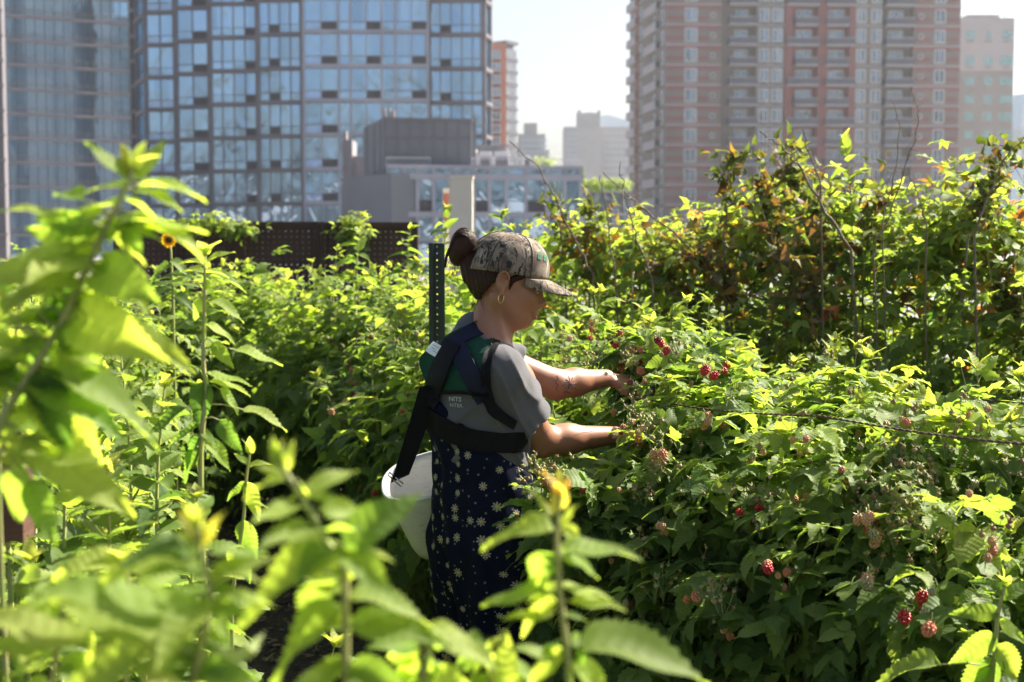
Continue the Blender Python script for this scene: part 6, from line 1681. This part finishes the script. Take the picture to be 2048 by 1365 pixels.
def sunflower(px, py, Y, rad, lab, basepy, seed):
    c = W(px, py, Y); root = empty('sunflower', (c.x, c.y, 0), lab, 'sunflower', 'sunflowers by the fence'); r = np.random.default_rng(seed); mb = MB(); LV = Leaves(); SB = MB()
    V = []; 
    for ring, (n, L) in enumerate(((17, 1.0), (15, .88))):
        for i in range(n):
            a = i / n * 6.283 + ring * .2 + r.normal(0, .06); d = np.array([math.cos(a), -.18 - .12 * r.random(), math.sin(a)]); LV.put('SM', int(r.integers(4)), np.array(tuple(c)) + d * rad * .3, d, np.array([0, -1, 0]) + r.normal(0, .15, 3), rad * .75 * L, np.array([.60, .36, .015]))
    LV.flush(mb); mb.build('petals', m_leaf_dry, root, smooth=True)
    q = SDF(np.array(tuple(c)) - rad, np.array(tuple(c)) + rad, rad / 16); q.ell(np.array(tuple(c)) + np.array([0, -.004, 0]), (rad * .42, rad * .16, rad * .42), None, 0); sdf_obj(q, 'disc', m_disc, root, 1)
    b0 = W(px + 8, basepy, Y); SB.tube([c + Vector((0, .012, 0)), c + Vector((0.003, .02, -.05)), b0, (b0.x, b0.y, .02)], [.004, .005, .007, .008], 7); SB.build('stem', m_stem, root, smooth=True)
    LV = Leaves(); mb = MB()
    for k in range(7): LV.put('ONE', int(r.integers(6)), np.array(tuple(c.lerp(b0, .35 + .1 * k))), np.array([(-1) ** k, r.normal(0, .4), r.normal(-.1, .3)]), np.array([0, -.4, 1]), .13 * r.uniform(.7, 1.2), leafcol(.3, 1, r)[0])
    LV.flush(mb); mb.build('foliage', m_leaf, root, smooth=True)
sunflower(338, 480, 6.6, .036, 'yellow sunflower with a dark centre before the fence', 600, 1)
sunflower(214, 604, 6.4, .026, 'smaller sunflower half hidden by leaves below the fence corner', 660, 2)

# extra masses where the photo has them
LV = Leaves(); SB = MB(); rx = np.random.default_rng(77)
for (x, y, Y, rad, n) in ((1385, 800, 3.85, (.15, .14, .17), 260), (1320, 740, 4.05, (.13, .12, .15), 230), (1290, 830, 3.85, (.06, .05, .06), 40), (1420, 860, 3.5, (.22, .2, .17), 300), (1200, 1030, 3.30, (.14, .13, .09), 160), (1320, 980, 3.35, (.15, .14, .12), 200), (1720, 860, 3.5, (.28, .2, .14), 300), (1900, 960, 3.1, (.25, .2, .16), 300), (1650, 1250, 2.95, (.3, .2, .22), 350), (1900, 1250, 2.7, (.25, .2, .22), 300), (1300, 1280, 3.2, (.2, .2, .25), 260), (1600, 1000, 3.15, (.25, .2, .2), 350), (1780, 1120, 2.9, (.25, .2, .2), 330), (1450, 1130, 3.15, (.22, .2, .2), 300), (1160, 1130, 3.4, (.14, .12, .22), 200)):
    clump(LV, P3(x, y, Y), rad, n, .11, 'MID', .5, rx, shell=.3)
for (x, y, Y) in ((1318, 690, 3.9), (1345, 700, 3.85), (1285, 672, 4.1), (1590, 720, 3.75), (1660, 740, 3.7), (1120, 960, 3.3), (1080, 950, 3.32), (1160, 965, 3.42), (1265, 960, 3.38), (1330, 880, 3.5), (1300, 740, 3.9), (1480, 700, 4.0), (1300, 640, 4.1), (1335, 655, 4.05), (1270, 655, 4.15), (1370, 680, 4.0), (1750, 770, 3.7), (1420, 960, 3.2), (1640, 880, 3.3), (1790, 900, 3.1), (1980, 930, 3.0), (1500, 1060, 3.0), (1650, 1050, 2.95), (1900, 1050, 2.8), (1780, 1040, 2.85), (1380, 1120, 3.1), (1250, 1060, 3.25), (1720, 800, 3.4), (1870, 830, 3.4), (1940, 860, 3.3), (1490, 880, 3.3), (1560, 930, 3.2), (1700, 930, 3.1), (1350, 1000, 3.2), (1830, 950, 3.0)):
    b0 = P3(x + rx.normal(0, 10), y + 130, Y + .03); shoot(LV, SB, b0, P3(x, y, Y), 9, .105, 'MID', .75, r=rx)
mb = MB(); LV.flush(mb); fx = mb.build('near_foliage', m_leaf, row1, smooth=True); SB.build('near_canes', m_stem, row1, smooth=True)

LV = Leaves(); SB = MB(); rz3 = np.random.default_rng(78)
for (x, y, Y, rad, n, au) in ((1600, 440, 6.5, (.42, .3, .26), 260, .14), (1500, 470, 6.6, (.3, .3, .22), 150, .16), (1700, 470, 6.4, (.35, .3, .25), 190, .12), (1190, 480, 7.2, (.28, .25, .2), 120, .18), (1300, 500, 7.0, (.35, .3, .2), 140, .12), (1400, 500, 6.8, (.35, .3, .2), 150, .2), (1960, 440, 6.0, (.3, .3, .25), 190, .12), (1850, 480, 6.1, (.35, .3, .2), 150, .10)):
    clump(LV, P3(x, y, Y), rad, n, .105, 'LOW', .8, rz3, shell=.2, autumn=au)
mb = MB(); LV.flush(mb); mb.build('upper_foliage', m_leaf, row3, smooth=True)

# ---- raspberries
dgr = bpy.context.evaluated_depsgraph_get(); dgr.update()
bvA = BVHTree.FromObject(fol1, dgr); bvB = BVHTree.FromObject(fx, dgr)
wi = fol1.matrix_world.inverted(); 
def rayfol(x, y):
    o = fol1.matrix_world.inverted() @ CAMV; d = ray(x, y).normalized(); best = None
    for bvq in (bvA, bvB):
        p, n, i, dist = bvq.ray_cast(o, d)
        if p is not None and (best is None or dist < best): best = dist
    return None if best is None else CAMV + d * (best - .012)
def berry_mesh(name, m, seed):
    r = np.random.default_rng(seed); mb = MB(); n = 0
    for j in range(6):
        ph = (j + .5) / 6 * math.pi; rr = math.sin(ph) * (1.0 if ph < 1.6 else .95); z = math.cos(ph) * 1.05; k = max(4, int(9 * rr))
        for i in range(k):
            a = (i + .5 * (j % 2)) / k * 6.283; c = np.array([rr * math.cos(a), rr * math.sin(a), z]) * .78; q = .27 * r.uniform(.9, 1.1)
            t6 = np.arange(6) * 1.0472; V = [(c[0], c[1], c[2] - q)]
            for lv in (-.5, .5): V += [(c[0] + q * .87 * math.cos(t), c[1] + q * .87 * math.sin(t), c[2] + q * lv) for t in t6]
            V.append((c[0], c[1], c[2] + q)); f = []
            for t in range(6): f += [(0, 1 + (t+1) % 6, 1 + t, -1), (1 + t, 1 + (t+1) % 6, 7 + (t+1) % 6, 7 + t), (7 + t, 7 + (t+1) % 6, 13, -1)]
            mb.add(V, np.array(f))
    for j in range(5):      # calyx
        t = j * 1.257; d = np.array([math.cos(t), math.sin(t), .35]); s = np.array([-math.sin(t), math.cos(t), 0]) * .22
        mb.add([np.array([0, 0, .8]) + s, np.array([0, 0, .8]) - s, np.array([0, 0, .8]) + d - s * .2, np.array([0, 0, .8]) + d + s * .2], [(0, 1, 2, 3)], 1)
    mb.tube([(0, 0, .8), (.1, .05, 1.5), (.3, .1, 2.2)], .10, 4, 1)
    o = mb.build(name, [m, m_stem], smooth=True, link=False); return o.data
def bmat(n, c): 
    m = mat(n, c, .35); g = G(m); g.set(g.b, 'Subsurface Weight', .35); g.set(g.b, 'Subsurface Radius', (.008, .003, .002)); g.set(g.b, 'Subsurface Scale', .6); return m
BM = {'red': berry_mesh('ripe_berry', bmat('ripe_red', (.50, .025, .035)), 1), 'dark': berry_mesh('dark_berry', bmat('dark_red', (.20, .008, .02)), 2), 'pink': berry_mesh('pink_berry', bmat('salmon', (.58, .22, .12)), 3), 'gold': berry_mesh('golden_berry', bmat('golden', (.60, .34, .16)), 4), 'green': berry_mesh('unripe_berry', bmat('unripe', (.36, .33, .17)), 5)}
rb = np.random.default_rng(21); nb = 0; XB = []
def berries(n, x0, x1, y0, y1, kinds, r0=.0085, r1=.012, clus=3):
    global nb
    while n > 0:
        cx_, cy_ = rb.uniform(x0, x1), rb.uniform(y0, y1)
        for q in range(min(clus, n)):
            p = rayfol(cx_ + rb.normal(0, 14), cy_ + rb.normal(0, 12)); n -= 1
            if p is None or p.y > 7.2: continue
            if nb >= 98: XB.append((kinds[rb.integers(len(kinds))], p, rb.uniform(r0, r1))); continue
            o = bpy.data.objects.new('berry', BM[kinds[rb.integers(len(kinds))]]); COL.objects.link(o); r_ = rb.uniform(r0, r1)
            o.parent = row1; o.location = p - row1.location; o.scale = (r_, r_, r_ * 1.1); o.rotation_euler = (rb.normal(0, .5), rb.normal(0, .5), rb.uniform(0, 6)); nb += 1
berries(9, 1190, 1290, 680, 740, ['red', 'pink', 'dark', 'gold'])
berries(4, 1310, 1350, 670, 700, ['dark', 'red'], clus=2)
berries(5, 1390, 1440, 730, 765, ['pink', 'red'], clus=2)
berries(13, 1290, 1460, 800, 920, ['gold', 'pink', 'pink', 'green'], .009, .012)
berries(10, 1040, 1120, 935, 985, ['gold', 'pink', 'green', 'red'], .008, .011, 5)
berries(16, 1640, 1760, 1000, 1160, ['gold', 'pink', 'green'], .010, .0125, 4)
berries(8, 1350, 1560, 1000, 1300, ['pink', 'gold', 'red'], .009, .012, 2)
berries(4, 1800, 1860, 1200, 1260, ['red', 'pink'], .012, .0135, 1)
berries(12, 700, 860, 650, 800, ['dark', 'red', 'dark', 'pink'], .010, .012, 2)
berries(8, 650, 720, 760, 830, ['gold', 'pink', 'green'], .011, .014, 3)
berries(5, 680, 740, 970, 1010, ['red'], .009, .011, 2)
berries(6, 1080, 1200, 640, 720, ['dark', 'red', 'gold'], .010, .012, 2)
berries(70, 1250, 2000, 760, 1280, ['gold', 'green', 'pink', 'green', 'gold'], .006, .0095, 4); berries(30, 580, 860, 580, 900, ['dark', 'red', 'green', 'gold'], .008, .011, 2); berries(26, 1060, 1350, 640, 1000, ['gold', 'green', 'pink', 'dark'], .006, .010, 3)
mb = MB(); CB = {'red': (.50, .025, .035), 'dark': (.2, .008, .02), 'pink': (.58, .22, .12), 'gold': (.60, .34, .16), 'green': (.36, .33, .17)}
bmsh = BM['red']; BV = np.array([tuple(v.co) for v in bmsh.vertices]); BF = np.array([tuple(p.vertices) + ((-1,) if len(p.vertices) == 3 else ()) for p in bmsh.polygons]); BMi = np.array([p.material_index for p in bmsh.polygons])
for kd, p, r_ in XB:
    R3 = rotz(rb.uniform(0, 6)) @ rotx(rb.normal(0, .5)); VV = (BV @ R3.T) * r_ + np.array(tuple(p)); c_ = np.tile(np.array(CB[kd]), (len(VV), 1)); gi = np.unique(BF[BMi == 1]); gi = gi[gi >= 0]; c_[gi] = (.26, .32, .08); mb.add(VV, BF, 0, c_)
m_bmix = mat('mixed_berry', (.5, .2, .1), .4); g = G(m_bmix); g.set(g.b, 'Base Color', g.node('Attribute', attribute_name='col').outputs['Color']); g.set(g.b, 'Subsurface Weight', .3); g.set(g.b, 'Subsurface Radius', (.006, .003, .002))
o = mb.build('berry', m_bmix, row1, smooth=True); o['kind'] = 'stuff'
# bud clusters
mb = MB(); rc = np.random.default_rng(9)
def buds(n, x0, x1, y0, y1, big=1.0):
    for _ in range(n):
        p = rayfol(rc.uniform(x0, x1), rc.uniform(y0, y1))
        if p is None or p.y > 7.5: continue
        for q in range(int(rc.integers(3, 8))):
            c = np.array(tuple(p)) + rc.normal(0, .016, 3) + np.array([0, -.004, .012]); r_ = rc.uniform(.0035, .0065) * big
            col_ = np.array([(.30, .22, .10), (.32, .32, .12), (.27, .16, .08), (.38, .30, .14)][rc.integers(4)]) * rc.uniform(.7, 1.1); budball(mb, c, r_, rc, col_)
            mb.add([c, c + (.0012, 0, 0), np.array(tuple(p)) + (.0012, 0, -.025), np.array(tuple(p)) + (0, 0, -.025)], [(0, 1, 2, 3)], 0, (.2, .24, .09))
buds(70, 1260, 2040, 690, 1150); buds(24, 1720, 1900, 880, 1060); buds(12, 1280, 1450, 1150, 1300); buds(60, 560, 860, 540, 760, 1.15); buds(22, 1180, 1330, 660, 900); buds(30, 1050, 1200, 640, 760); buds(16, 1560, 1760, 680, 740); buds(16, 1040, 1130, 930, 985)
o = mb.build('bud_cluster', m_bud, row1, smooth=True); o['kind'] = 'stuff'
